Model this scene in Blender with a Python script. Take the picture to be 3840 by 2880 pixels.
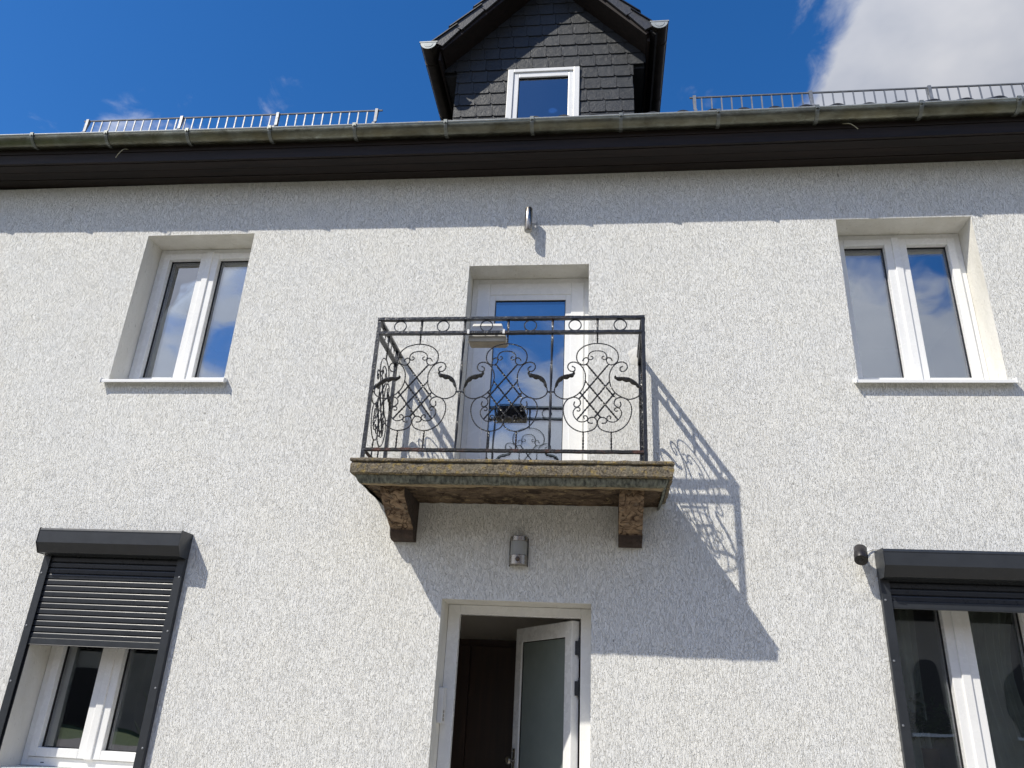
import bpy, math, random
from mathutils import Vector, Matrix, noise
random.seed(7)
R = math.radians
sc = bpy.context.scene
col = sc.collection
for o in list(bpy.data.objects):
    bpy.data.objects.remove(o)

# ------------------------------------------------------------------ camera, world, sun, exposure
# metres; facade plane y = 0, camera 5.8 m in front of it, camera height is z = 0, ground z = -1.6
PITCH, YAW, ROLL = R(23.27), R(7.28), R(2.95)
cam = bpy.data.cameras.new('camera')
cam.sensor_width = 36.0
cam.lens = 36.0 * 2886.0 / 3840.0
cam.clip_end = 2000
cam_o = bpy.data.objects.new('camera', cam)
col.objects.link(cam_o)
fw = Vector((-math.sin(YAW) * math.cos(PITCH), math.cos(YAW) * math.cos(PITCH), math.sin(PITCH)))
rt = Vector((math.cos(YAW), math.sin(YAW), 0))
up = rt.cross(fw)
r2 = rt * math.cos(ROLL) + up * math.sin(ROLL)
u2 = -rt * math.sin(ROLL) + up * math.cos(ROLL)
m3 = Matrix((r2, u2, -fw)).transposed()
cam_o.matrix_world = Matrix.Translation((0, -5.8, 0)) @ m3.to_4x4()
sc.camera = cam_o

SUN_TRAVEL = Vector((1.053, 1.0, -1.607)).normalized()
SUN_EL = math.asin(-SUN_TRAVEL.z)
SUN_ROT = math.atan2(-SUN_TRAVEL.x, -SUN_TRAVEL.y)

world = bpy.data.worlds.new('World')
sc.world = world
world.use_nodes = True


def build_world():
    nt = world.node_tree
    nt.nodes.clear()
    N = nt.nodes.new
    L = nt.links.new
    out = N('ShaderNodeOutputWorld')
    bg = N('ShaderNodeBackground')
    bg.inputs[1].default_value = 0.143
    sky = N('ShaderNodeTexSky')
    sky.sky_type = 'NISHITA'
    sky.sun_disc = False
    sky.sun_elevation = SUN_EL
    sky.sun_rotation = SUN_ROT
    sky.air_density = 1.0
    sky.dust_density = 0.35
    sky.ozone_density = 2.0
    hs = N('ShaderNodeHueSaturation')
    hs.inputs['Saturation'].default_value = 1.2
    hs.inputs['Value'].default_value = 1.2
    tint = N('ShaderNodeMix')
    tint.data_type = 'RGBA'
    tint.blend_type = 'MULTIPLY'
    tint.inputs[0].default_value = 1.0
    tint.inputs[7].default_value = (0.68, 0.80, 1.0, 1)
    L(sky.outputs[0], tint.inputs[6])
    L(tint.outputs[2], hs.inputs['Color'])
    tc = N('ShaderNodeTexCoord')
    # cloud field: noise over the sky directions, thicker low over the horizon
    mp = N('ShaderNodeMapping')
    mp.inputs['Scale'].default_value = (2.2, 2.2, 3.4)
    mp.inputs['Location'].default_value = (CLX, CLY, CLZ)
    L(tc.outputs['Generated'], mp.inputs[0])
    n1 = N('ShaderNodeTexNoise')
    n1.inputs['Scale'].default_value = 1.35
    n1.inputs['Detail'].default_value = 8
    n1.inputs['Roughness'].default_value = 0.52
    n1.inputs['Distortion'].default_value = 0.35
    L(mp.outputs[0], n1.inputs[0])
    sx = N('ShaderNodeSeparateXYZ')
    L(tc.outputs['Generated'], sx.inputs[0])
    el = N('ShaderNodeMapRange')
    el.inputs[1].default_value = 0.30
    el.inputs[2].default_value = 0.66
    el.inputs[3].default_value = 0.158
    el.inputs[4].default_value = -0.085
    L(sx.outputs[2], el.inputs[0])
    # one large cloud standing to the right behind the house
    cd = Vector(CLOUD_DIR).normalized()
    dp = N('ShaderNodeVectorMath')
    dp.operation = 'DOT_PRODUCT'
    dp.inputs[1].default_value = cd
    nrm = N('ShaderNodeVectorMath')
    nrm.operation = 'NORMALIZE'
    L(tc.outputs['Generated'], nrm.inputs[0])
    L(nrm.outputs[0], dp.inputs[0])
    bl = N('ShaderNodeMapRange')
    bl.interpolation_type = 'SMOOTHSTEP'
    bl.inputs[1].default_value = CLOUD_C0
    bl.inputs[2].default_value = CLOUD_C1
    bl.inputs[3].default_value = 0.0
    bl.inputs[4].default_value = 0.42
    L(dp.outputs['Value'], bl.inputs[0])
    n3 = N('ShaderNodeTexNoise')
    n3.inputs['Scale'].default_value = 7.0
    n3.inputs['Detail'].default_value = 9
    n3.inputs['Roughness'].default_value = 0.6
    n3.inputs['Distortion'].default_value = 0.6
    L(mp.outputs[0], n3.inputs[0])
    n3s = N('ShaderNodeMapRange')
    n3s.inputs[3].default_value = -0.14
    n3s.inputs[4].default_value = 0.14
    L(n3.outputs[0], n3s.inputs[0])
    a0 = N('ShaderNodeMath')
    a0.operation = 'ADD'
    L(n1.outputs[0], a0.inputs[0])
    L(n3s.outputs[0], a0.inputs[1])
    a1 = N('ShaderNodeMath')
    a1.operation = 'ADD'
    L(a0.outputs[0], a1.inputs[0])
    L(el.outputs[0], a1.inputs[1])
    a2 = N('ShaderNodeMath')
    a2.operation = 'ADD'
    L(a1.outputs[0], a2.inputs[0])
    L(bl.outputs[0], a2.inputs[1])
    # two little wisps just over the ridge line
    for wd, wa in WISPS:
        d2 = N('ShaderNodeVectorMath')
        d2.operation = 'DOT_PRODUCT'
        d2.inputs[1].default_value = Vector(wd).normalized()
        L(nrm.outputs[0], d2.inputs[0])
        b2 = N('ShaderNodeMapRange')
        b2.interpolation_type = 'SMOOTHSTEP'
        b2.inputs[1].default_value = math.cos(R(5.0))
        b2.inputs[2].default_value = 1.0
        b2.inputs[4].default_value = wa
        L(d2.outputs['Value'], b2.inputs[0])
        a3 = N('ShaderNodeMath')
        a3.operation = 'ADD'
        L(a2.outputs[0], a3.inputs[0])
        L(b2.outputs[0], a3.inputs[1])
        a2 = a3
    ms = N('ShaderNodeMapRange')
    ms.interpolation_type = 'SMOOTHSTEP'
    ms.inputs[1].default_value = 0.49
    ms.inputs[2].default_value = 0.66
    L(a2.outputs[0], ms.inputs[0])
    n2 = N('ShaderNodeTexNoise')
    n2.inputs['Scale'].default_value = 3.2
    n2.inputs['Detail'].default_value = 4
    L(mp.outputs[0], n2.inputs[0])
    cr = N('ShaderNodeMapRange')
    cr.inputs[1].default_value = 0.3
    cr.inputs[2].default_value = 0.72
    L(n2.outputs[0], cr.inputs[0])
    cc = N('ShaderNodeMix')
    cc.data_type = 'RGBA'
    cc.inputs[6].default_value = (2.5, 2.7, 3.2, 1)
    cc.inputs[7].default_value = (3.9, 3.95, 4.2, 1)
    L(cr.outputs[0], cc.inputs[0])
    mx = N('ShaderNodeMix')
    mx.data_type = 'RGBA'
    L(ms.outputs[0], mx.inputs[0])
    L(hs.outputs[0], mx.inputs[6])
    # clouds on the sun's side of the sky scatter more light forward
    ds = N('ShaderNodeVectorMath')
    ds.operation = 'DOT_PRODUCT'
    ds.inputs[1].default_value = -SUN_TRAVEL
    L(nrm.outputs[0], ds.inputs[0])
    fs = N('ShaderNodeMapRange')
    fs.inputs[1].default_value = -0.2
    fs.inputs[2].default_value = 1.0
    fs.inputs[3].default_value = 1.0
    fs.inputs[4].default_value = 2.6
    L(ds.outputs['Value'], fs.inputs[0])
    cm = N('ShaderNodeMix')
    cm.data_type = 'RGBA'
    cm.blend_type = 'MULTIPLY'
    cm.inputs[0].default_value = 1.0
    L(cc.outputs[2], cm.inputs[6])
    L(fs.outputs[0], cm.inputs[7])
    L(cm.outputs[2], mx.inputs[7])
    L(mx.outputs[2], bg.inputs[0])
    L(bg.outputs[0], out.inputs[0])


CLX, CLY, CLZ = 0.35, 0.2, 0.3
CLOUD_DIR = (0.491, 0.628, 0.604)
CLOUD_C0, CLOUD_C1 = 0.952, 0.985
WISPS = [((-.4968, .6240, .6032), .075), ((-.3662, .6734, .6422), .17), ((-.564, .6007, .566), .03)]
build_world()

sun = bpy.data.lights.new('sun', 'SUN')
sun.energy = 5.0
sun.angle = R(0.53)
sun.color = (1.0, 0.94, 0.825)
sun_o = bpy.data.objects.new('sun', sun)
sun_o.rotation_euler = SUN_TRAVEL.to_track_quat('-Z', 'Y').to_euler()
sun_o.location = (-12, -14, 18)
col.objects.link(sun_o)

vs = sc.view_settings
vs.view_transform = 'Standard'
vs.look = 'None'
vs.gamma = 1.0
vs.exposure = -0.09
vs.use_curve_mapping = False
sc.render.engine = 'CYCLES'
sc.cycles.max_bounces = 8
sc.cycles.transparent_max_bounces = 12

# ------------------------------------------------------------------ materials
M = {}


class NT:
    def __init__(s, name):
        s.m = bpy.data.materials.new(name)
        s.m.use_nodes = True
        s.t = s.m.node_tree
        s.b = s.t.nodes['Principled BSDF']
        s.out = s.t.nodes['Material Output']
        s._tc = None

    def n(s, kind, **kw):
        x = s.t.nodes.new(kind)
        for k, v in kw.items():
            setattr(x, k, v)
        return x

    def l(s, a, b):
        s.t.links.new(a, b)

    def co(s):
        if s._tc is None:
            s._tc = s.n('ShaderNodeNewGeometry').outputs['Position']
        return s._tc

    def mapped(s, scale, loc=(0, 0, 0), rot=(0, 0, 0)):
        m = s.n('ShaderNodeMapping')
        m.inputs['Scale'].default_value = scale
        m.inputs['Location'].default_value = loc
        m.inputs['Rotation'].default_value = rot
        s.l(s.co(), m.inputs[0])
        return m.outputs[0]

    def noise(s, scale=1.0, detail=3, rough=0.5, dist=0.0, vec=None, sc3=(1, 1, 1), loc=(0, 0, 0)):
        x = s.n('ShaderNodeTexNoise')
        x.inputs['Scale'].default_value = scale
        x.inputs['Detail'].default_value = detail
        x.inputs['Roughness'].default_value = rough
        x.inputs['Distortion'].default_value = dist
        s.l(vec if vec is not None else s.mapped(sc3, loc), x.inputs['Vector'])
        return x.outputs[0]

    def rng(s, v, a, b, c=0.0, d=1.0, smooth=False):
        x = s.n('ShaderNodeMapRange')
        if smooth:
            x.interpolation_type = 'SMOOTHSTEP'
        x.inputs[1].default_value = a
        x.inputs[2].default_value = b
        x.inputs[3].default_value = c
        x.inputs[4].default_value = d
        s.l(v, x.inputs[0])
        return x.outputs[0]

    def math(s, op, a, b=None):
        x = s.n('ShaderNodeMath', operation=op)
        for i, v in enumerate((a, b)):
            if v is None:
                continue
            if isinstance(v, (int, float)):
                x.inputs[i].default_value = v
            else:
                s.l(v, x.inputs[i])
        return x.outputs[0]

    def mix(s, f, a, b, blend='MIX'):
        x = s.n('ShaderNodeMix', data_type='RGBA', blend_type=blend)
        for i, v in ((0, f), (6, a), (7, b)):
            if isinstance(v, (int, float)):
                x.inputs[i].default_value = v
            elif isinstance(v, tuple):
                x.inputs[i].default_value = (*v[:3], 1)
            else:
                s.l(v, x.inputs[i])
        return x.outputs[2]

    def bump(s, h, strength=1.0, dist=0.01):
        x = s.n('ShaderNodeBump')
        x.inputs['Strength'].default_value = strength
        x.inputs['Distance'].default_value = dist
        s.l(h, x.inputs['Height'])
        s.l(x.outputs[0], s.b.inputs['Normal'])

    def set(s, color=None, rough=None, metal=None, spec=None):
        for k, v in (('Base Color', color), ('Roughness', rough), ('Metallic', metal), ('Specular IOR Level', spec)):
            if v is None:
                continue
            if isinstance(v, tuple):
                s.b.inputs[k].default_value = (*v[:3], 1)
            elif isinstance(v, (int, float)):
                s.b.inputs[k].default_value = v
            else:
                s.l(v, s.b.inputs[k])


def simple(key, color, rough=0.5, metal=0.0, var=0.12, nscale=6.0, bump=0.0, bscale=60.0, spec=0.5):
    t = NT(key)
    n = t.noise(nscale, 4, 0.6)
    c0 = tuple(c * (1 - var) for c in color)
    c1 = tuple(min(1, c * (1 + var)) for c in color)
    t.set(t.mix(t.rng(n, 0.3, 0.7), c0, c1), t.rng(t.noise(nscale * 3, 3, 0.6, loc=(3, 1, 2)), 0.3, 0.7, rough * 0.85, min(1, rough * 1.15)), metal, spec)
    if bump:
        t.bump(t.noise(bscale, 3, 0.6), 0.6, bump)
    M[key] = t.m
    return t


# scratched mineral render: winding mostly vertical grooves
def m_render():
    t = NT('render_plaster')
    n1 = t.noise(92, 1.0, 0.5, 0.25, vec=t.mapped((1, 1, 0.19), (0, 0, 0), (.5, .7, .3)))
    g1 = t.rng(t.math('ABSOLUTE', t.math('SUBTRACT', n1, 0.5)), 0.004, 0.040, 0, 1, True)
    gate = t.rng(t.noise(34, 2, 0.5, 0.3, vec=t.mapped((1, 1, 0.5), (3.3, 0.4, 1.2), (.9, .4, .6))), 0.34, 0.50, 0.5, 1, True)
    g1 = t.math('SUBTRACT', 1.0, t.math('MULTIPLY', t.math('SUBTRACT', 1.0, g1), gate))
    n2 = t.noise(115, 1.2, 0.5, 0.5, vec=t.mapped((1, 1, 0.42), (4.2, 1.1, 7.7), (.4, .9, .2)))
    g2 = t.rng(t.math('ABSOLUTE', t.math('SUBTRACT', n2, 0.5)), 0.0, 0.045, 0, 1, True)
    gate2 = t.rng(t.noise(11, 3, 0.55, loc=(9, 2, 5)), 0.40, 0.60, 0.7, 1.0, True)
    g2 = t.math('SUBTRACT', 1.0, t.math('MULTIPLY', t.math('SUBTRACT', 1.0, g2), gate2))
    gg = t.math('ADD', t.math('MULTIPLY', g1, 0.70), t.math('MULTIPLY', g2, 0.30))
    hgt = t.math('ADD', gg, t.math('MULTIPLY', t.noise(170, 2, 0.5), 0.14))
    # faint soiling that washes down the wall, and bluish to warm patches
    soil = t.noise(1.6, 5, 0.6, sc3=(1.0, 1, 0.22))
    warm = t.noise(3.1, 4, 0.6, loc=(2, 5, 1))
    base = t.mix(t.rng(warm, 0.35, 0.65), (0.885, 0.880, 0.838), (0.872, 0.874, 0.850))
    base = t.mix(t.rng(soil, 0.45, 0.75, 0, 0.10), base, (0.60, 0.585, 0.55))
    base = t.mix(t.rng(gg, 0.2, 0.9, 0.14, 0.0), base, (0.40, 0.385, 0.35))
    # small dark grains that fell out of the render, more of them on the upper wall
    sp = t.noise(34, 2, 0.5, 0.6, loc=(1, 8, 3), sc3=(1, 1, 0.6))
    spm = t.rng(sp, 0.745, 0.775, 0, 0.75)
    base = t.mix(spm, base, (0.16, 0.15, 0.13))
    t.set(base, 0.9, 0, 0.25)
    t.bump(hgt, 1.0, 0.0074)
    M['render'] = t.m
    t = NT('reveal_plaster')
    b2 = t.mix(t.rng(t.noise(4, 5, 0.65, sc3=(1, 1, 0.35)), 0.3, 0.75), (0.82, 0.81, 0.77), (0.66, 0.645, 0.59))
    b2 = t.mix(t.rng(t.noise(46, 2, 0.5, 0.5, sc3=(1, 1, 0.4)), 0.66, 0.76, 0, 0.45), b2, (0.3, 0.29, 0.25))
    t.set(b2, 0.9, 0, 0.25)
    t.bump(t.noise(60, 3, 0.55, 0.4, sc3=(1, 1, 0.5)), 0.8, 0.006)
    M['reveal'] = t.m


m_render()


def m_stone():
    # lichen covered sandstone of the balcony slab
    t = NT('sandstone_slab')
    a = t.noise(70, 4, 0.65, 0.3)
    b = t.noise(9, 5, 0.6, loc=(3, 3, 3))
    c = t.mix(t.rng(a, 0.33, 0.66), (0.075, 0.064, 0.050), (0.31, 0.265, 0.195))
    c = t.mix(t.rng(t.noise(28, 4, 0.6, loc=(8, 1, 1)), 0.52, 0.64, 0, 0.75), c, (0.36, 0.265, 0.095))
    c = t.mix(t.rng(t.noise(40, 3, 0.6, loc=(1, 6, 1)), 0.60, 0.70, 0, 0.7), c, (0.055, 0.05, 0.045))
    c = t.mix(t.rng(b, 0.5, 0.72, 0, 0.5), c, (0.18, 0.17, 0.12))
    t.set(c, 0.93, 0, 0.2)
    t.bump(t.math('ADD', a, t.math('MULTIPLY', t.noise(160, 2, 0.5), 0.6)), 1.0, 0.012)
    M['stone'] = t.m
    # flaking brown underside and corbels
    t = NT('sandstone_flaking')
    lay = t.noise(7, 5, 0.6, 0.8, sc3=(1, 1, 3.0))
    c = t.mix(t.rng(lay, 0.38, 0.62), (0.048, 0.034, 0.025), (0.17, 0.125, 0.085))
    c = t.mix(t.rng(t.noise(15, 4, 0.6, 0.5, loc=(5, 2, 2)), 0.55, 0.66, 0, 0.7), c, (0.31, 0.235, 0.135))
    c = t.mix(t.rng(t.noise(22, 4, 0.65, 1.2, loc=(1, 2, 9)), 0.60, 0.66, 0, 0.9), c, (0.035, 0.022, 0.016))
    t.set(c, 0.95, 0, 0.15)
    t.bump(t.math('ADD', lay, t.noise(55, 4, 0.6)), 1.0, 0.018)
    M['stone_flake'] = t.m
    # grey weathered band with vertical tool marks
    t = NT('sandstone_grey')
    st = t.noise(46, 3, 0.6, 0.2, sc3=(1, 1, 0.16))
    c = t.mix(t.rng(st, 0.32, 0.66), (0.065, 0.068, 0.06), (0.255, 0.265, 0.215))
    c = t.mix(t.rng(t.noise(7, 4, 0.6), 0.52, 0.66, 0, 0.6), c, (0.05, 0.052, 0.05))
    t.set(c, 0.95, 0, 0.15)
    t.bump(st, 1.0, 0.012)
    M['stone_grey'] = t.m
    t = NT('sandstone_corbel')
    lay = t.noise(13, 5, 0.65, 0.9)
    c = t.mix(t.rng(lay, 0.38, 0.6), (0.095, 0.064, 0.046), (0.32, 0.232, 0.155))
    crack = t.rng(t.math('ABSOLUTE', t.math('SUBTRACT', t.noise(9, 2, 0.5, 0.3, loc=(4, 4, 1)), 0.5)), 0.0, 0.022, 1, 0)
    c = t.mix(t.math('MULTIPLY', crack, 0.85), c, (0.03, 0.015, 0.01))
    c = t.mix(t.rng(t.noise(24, 3, 0.6, sc3=(1, 1, 2.5), loc=(2, 1, 4)), 0.55, 0.7, 0, 0.6), c, (0.17, 0.16, 0.135))
    t.set(c, 0.95, 0, 0.15)
    t.bump(t.math('SUBTRACT', lay, t.math('MULTIPLY', crack, 0.5)), 0.8, 0.012)
    M['stone_corbel'] = t.m
    simple('stone_tan', (0.26, 0.20, 0.115), 0.95, 0, 0.45, 16, 0.012, 50)
    simple('stone_dark', (0.050, 0.034, 0.027), 0.95, 0, 0.4, 14, 0.01, 40)


m_stone()


def m_iron():
    t = NT('black_painted_iron')
    c = t.mix(t.rng(t.noise(20, 4, 0.6), 0.3, 0.7), (0.006, 0.007, 0.009), (0.020, 0.022, 0.030))
    ru = t.math('MULTIPLY', t.rng(t.noise(6, 4, 0.65, loc=(2, 7, 3)), 0.64, 0.72), t.rng(t.noise(45, 3, 0.6), 0.4, 0.6))
    c = t.mix(ru, c, (0.12, 0.04, 0.022))
    t.set(c, t.rng(ru, 0, 1, 0.33, 0.85), 0.0, 0.6)
    t.bump(t.noise(75, 2, 0.5), 1.0, 0.0035)
    M['iron'] = t.m
    t = NT('rusted_iron')
    c = t.mix(t.rng(t.noise(9, 5, 0.65), 0.50, 0.64), (0.010, 0.011, 0.014), (0.085, 0.030, 0.019))
    t.set(c, 0.6, 0, 0.4)
    t.bump(t.noise(75, 3, 0.5), 1.0, 0.006)
    M['iron_rust'] = t.m


m_iron()
simple('iron_gloss', (0.018, 0.019, 0.022), 0.24, 0.0, 0.3, 40, 0.002, 90, spec=0.7)


def m_zinc():
    t = NT('weathered_zinc')
    st = t.noise(3.5, 5, 0.65, 0.4, sc3=(1.0, 1, 2.2))
    c = t.mix(t.rng(st, 0.35, 0.68), (0.105, 0.105, 0.080), (0.235, 0.245, 0.205))
    c = t.mix(t.rng(t.noise(11, 5, 0.7, 0.5, loc=(4, 4, 2)), 0.58, 0.68, 0, 0.5), c, (0.25, 0.285, 0.25))
    c = t.mix(t.rng(t.noise(2.2, 4, 0.6, loc=(9, 1, 2)), 0.50, 0.7, 0, 0.55), c, (0.16, 0.14, 0.07))
    t.set(c, t.rng(t.noise(18, 4, 0.6), 0.3, 0.7, 0.28, 0.46), 0.9, 0.5)
    t.bump(t.noise(14, 4, 0.6, sc3=(0.6, 1, 1)), 0.5, 0.006)
    M['zinc'] = t.m
    simple('galvanised', (0.25, 0.26, 0.275), 0.5, 0.45, 0.22, 20)
    simple('zinc_new', (0.36, 0.385, 0.385), 0.55, 0.35, 0.14, 22)
    simple('zinc_strap', (0.20, 0.215, 0.205), 0.5, 0.6, 0.2, 22)
    simple('zinc_dark', (0.06, 0.052, 0.044), 0.42, 0.75, 0.3, 7)


m_zinc()


def m_slate():
    t = NT('slate')
    oi = t.n('ShaderNodeObjectInfo')
    c0 = t.mix(oi.outputs['Random'], (0.014, 0.0165, 0.0205), (0.028, 0.032, 0.038))
    c = t.mix(t.rng(t.noise(13, 5, 0.65), 0.35, 0.7, 0, 0.45), c0, (0.038, 0.042, 0.046))
    t.set(c, 0.52, 0, 0.45)
    t.bump(t.math('ADD', t.noise(16, 5, 0.6, 0.6, sc3=(1, 1, 1.6)), t.math('MULTIPLY', t.noise(90, 2, 0.5), 0.3)), 1.0, 0.008)
    M['slate'] = t.m
    simple('roof_tile', (0.014, 0.0145, 0.017), 0.52, 0.0, 0.25, 14, 0.003, 60)
    simple('verge_grey', (0.040, 0.041, 0.046), 0.45, 0.0, 0.2, 14, 0.003, 60)


m_slate()


def m_wood():
    t = NT('dark_stained_board')
    g = t.noise(30, 4, 0.6, 0.4, sc3=(0.06, 1, 1))
    c = t.mix(t.rng(g, 0.3, 0.7), (0.006, 0.004, 0.0035), (0.021, 0.0125, 0.010))
    t.set(c, 0.62, 0, 0.4)
    t.bump(g, 0.7, 0.004)
    M['board'] = t.m
    t = NT('dark_brown_wood')
    g = t.noise(24, 4, 0.6, 0.3, sc3=(1, 1, 0.07))
    t.set(t.mix(t.rng(g, 0.3, 0.7), (0.016, 0.008, 0.006), (0.036, 0.017, 0.011)), 0.45)
    M['wood'] = t.m


m_wood()
simple('upvc', (0.86, 0.865, 0.86), 0.27, 0, 0.025, 5, spec=0.5)
simple('seal', (0.012, 0.012, 0.013), 0.5)
simple('anthracite', (0.030, 0.034, 0.040), 0.36, 0.0, 0.12, 8, spec=0.55)
simple('anthracite_slat', (0.030, 0.034, 0.041), 0.30, 0.0, 0.1, 8, spec=0.5)
simple('steel', (0.36, 0.335, 0.30), 0.27, 1.0, 0.1, 30)
simple('lamp_frost', (0.34, 0.35, 0.35), 0.45, 0, 0.04, 8)
simple('black_plastic', (0.016, 0.013, 0.014), 0.4)
simple('white_plastic', (0.78, 0.78, 0.77), 0.4, 0, 0.04, 8)
simple('grey_plastic', (0.50, 0.49, 0.46), 0.45, 0, 0.12, 12)
simple('brown_plastic', (0.36, 0.32, 0.26), 0.55, 0, 0.18, 16)
simple('frosted_glass', (0.185, 0.22, 0.205), 0.55, 0, 0.05, 3)
simple('room_paint', (0.33, 0.31, 0.28), 0.9, 0, 0.06, 2)
simple('hall_paint', (0.80, 0.76, 0.70), 0.9, 0, 0.05, 2)
simple('curtain', (0.78, 0.77, 0.70), 0.9, 0, 0.12, 9)
simple('leaf', (0.07, 0.115, 0.03), 0.5, 0, 0.35, 30)
simple('leaf_pale', (0.22, 0.26, 0.05), 0.5, 0, 0.3, 30)
simple('pot', (0.30, 0.15, 0.09), 0.7, 0, 0.15, 10)
simple('sensor_lens', (0.11, 0.075, 0.05), 0.35)
simple('straw', (0.36, 0.34, 0.24), 0.8, 0, 0.2, 30)
simple('neighbour_wall', (0.30, 0.26, 0.21), 0.9, 0, 0.2, 1.2, 0.01, 20)
simple('neighbour_roof', (0.16, 0.075, 0.05), 0.8, 0, 0.25, 5, 0.01, 12)
simple('dark_glass', (0.015, 0.017, 0.02), 0.12)
simple('mortar_patch', (0.60, 0.58, 0.52), 0.9, 0, 0.08, 14, 0.006, 50)


def m_glass():
    m = bpy.data.materials.new('window_glass')
    m.use_nodes = True
    nt = m.node_tree
    nt.nodes.clear()
    out = nt.nodes.new('ShaderNodeOutputMaterial')
    tr = nt.nodes.new('ShaderNodeBsdfTransparent')
    tr.inputs[0].default_value = (0.80, 0.84, 0.82, 1)
    gl = nt.nodes.new('ShaderNodeBsdfGlossy')
    gl.inputs['Roughness'].default_value = 0.0
    gl.inputs['Color'].default_value = (0.90, 0.93, 1.0, 1)
    # each sheet of glass bends a little, so straight lines wander in it
    geo = nt.nodes.new('ShaderNodeNewGeometry')
    no = nt.nodes.new('ShaderNodeTexNoise')
    no.inputs['Scale'].default_value = 2.2
    no.inputs['Detail'].default_value = 1.0
    nt.links.new(geo.outputs['Position'], no.inputs['Vector'])
    bu = nt.nodes.new('ShaderNodeBump')
    bu.inputs['Strength'].default_value = 0.5
    bu.inputs['Distance'].default_value = 0.006
    nt.links.new(no.outputs[0], bu.inputs['Height'])
    nt.links.new(bu.outputs[0], gl.inputs['Normal'])
    fr = nt.nodes.new('ShaderNodeFresnel')
    fr.inputs[0].default_value = 1.52
    mr = nt.nodes.new('ShaderNodeMapRange')
    mr.inputs[1].default_value = 0.03
    mr.inputs[2].default_value = 1.0
    mr.inputs[3].default_value = 0.27
    mr.inputs[4].default_value = 1.0
    nt.links.new(fr.outputs[0], mr.inputs[0])
    mx = nt.nodes.new('ShaderNodeMixShader')
    nt.links.new(mr.outputs[0], mx.inputs[0])
    nt.links.new(tr.outputs[0], mx.inputs[1])
    nt.links.new(gl.outputs[0], mx.inputs[2])
    nt.links.new(mx.outputs[0], out.inputs[0])
    M['glass'] = m


m_glass()


def m_ground():
    t = NT('courtyard_paving')
    br = t.n('ShaderNodeTexBrick')
    br.inputs['Scale'].default_value = 5.0
    br.inputs['Color1'].default_value = (0.33, 0.30, 0.24, 1)
    br.inputs['Color2'].default_value = (0.27, 0.245, 0.20, 1)
    br.inputs['Mortar'].default_value = (0.14, 0.13, 0.11, 1)
    br.inputs['Mortar Size'].default_value = 0.012
    t.l(t.mapped((1, 1, 1)), br.inputs[0])
    c = t.mix(t.rng(t.noise(0.8, 5, 0.6), 0.35, 0.7, 0, 0.5), br.outputs[0], (0.35, 0.32, 0.26))
    t.set(c, 0.9, 0, 0.3)
    t.bump(br.outputs[1], 0.6, -0.01)
    M['paving'] = t.m
    t = NT('lawn')
    t.set(t.mix(t.rng(t.noise(3, 6, 0.7), 0.3, 0.7), (0.05, 0.085, 0.02), (0.12, 0.15, 0.05)), 0.95)
    t.bump(t.noise(40, 4, 0.7), 1.0, 0.05)
    M['lawn'] = t.m


m_ground()
simple('asphalt', (0.14, 0.12, 0.108), 0.9, 0, 0.25, 2.5, 0.006, 60)


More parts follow.
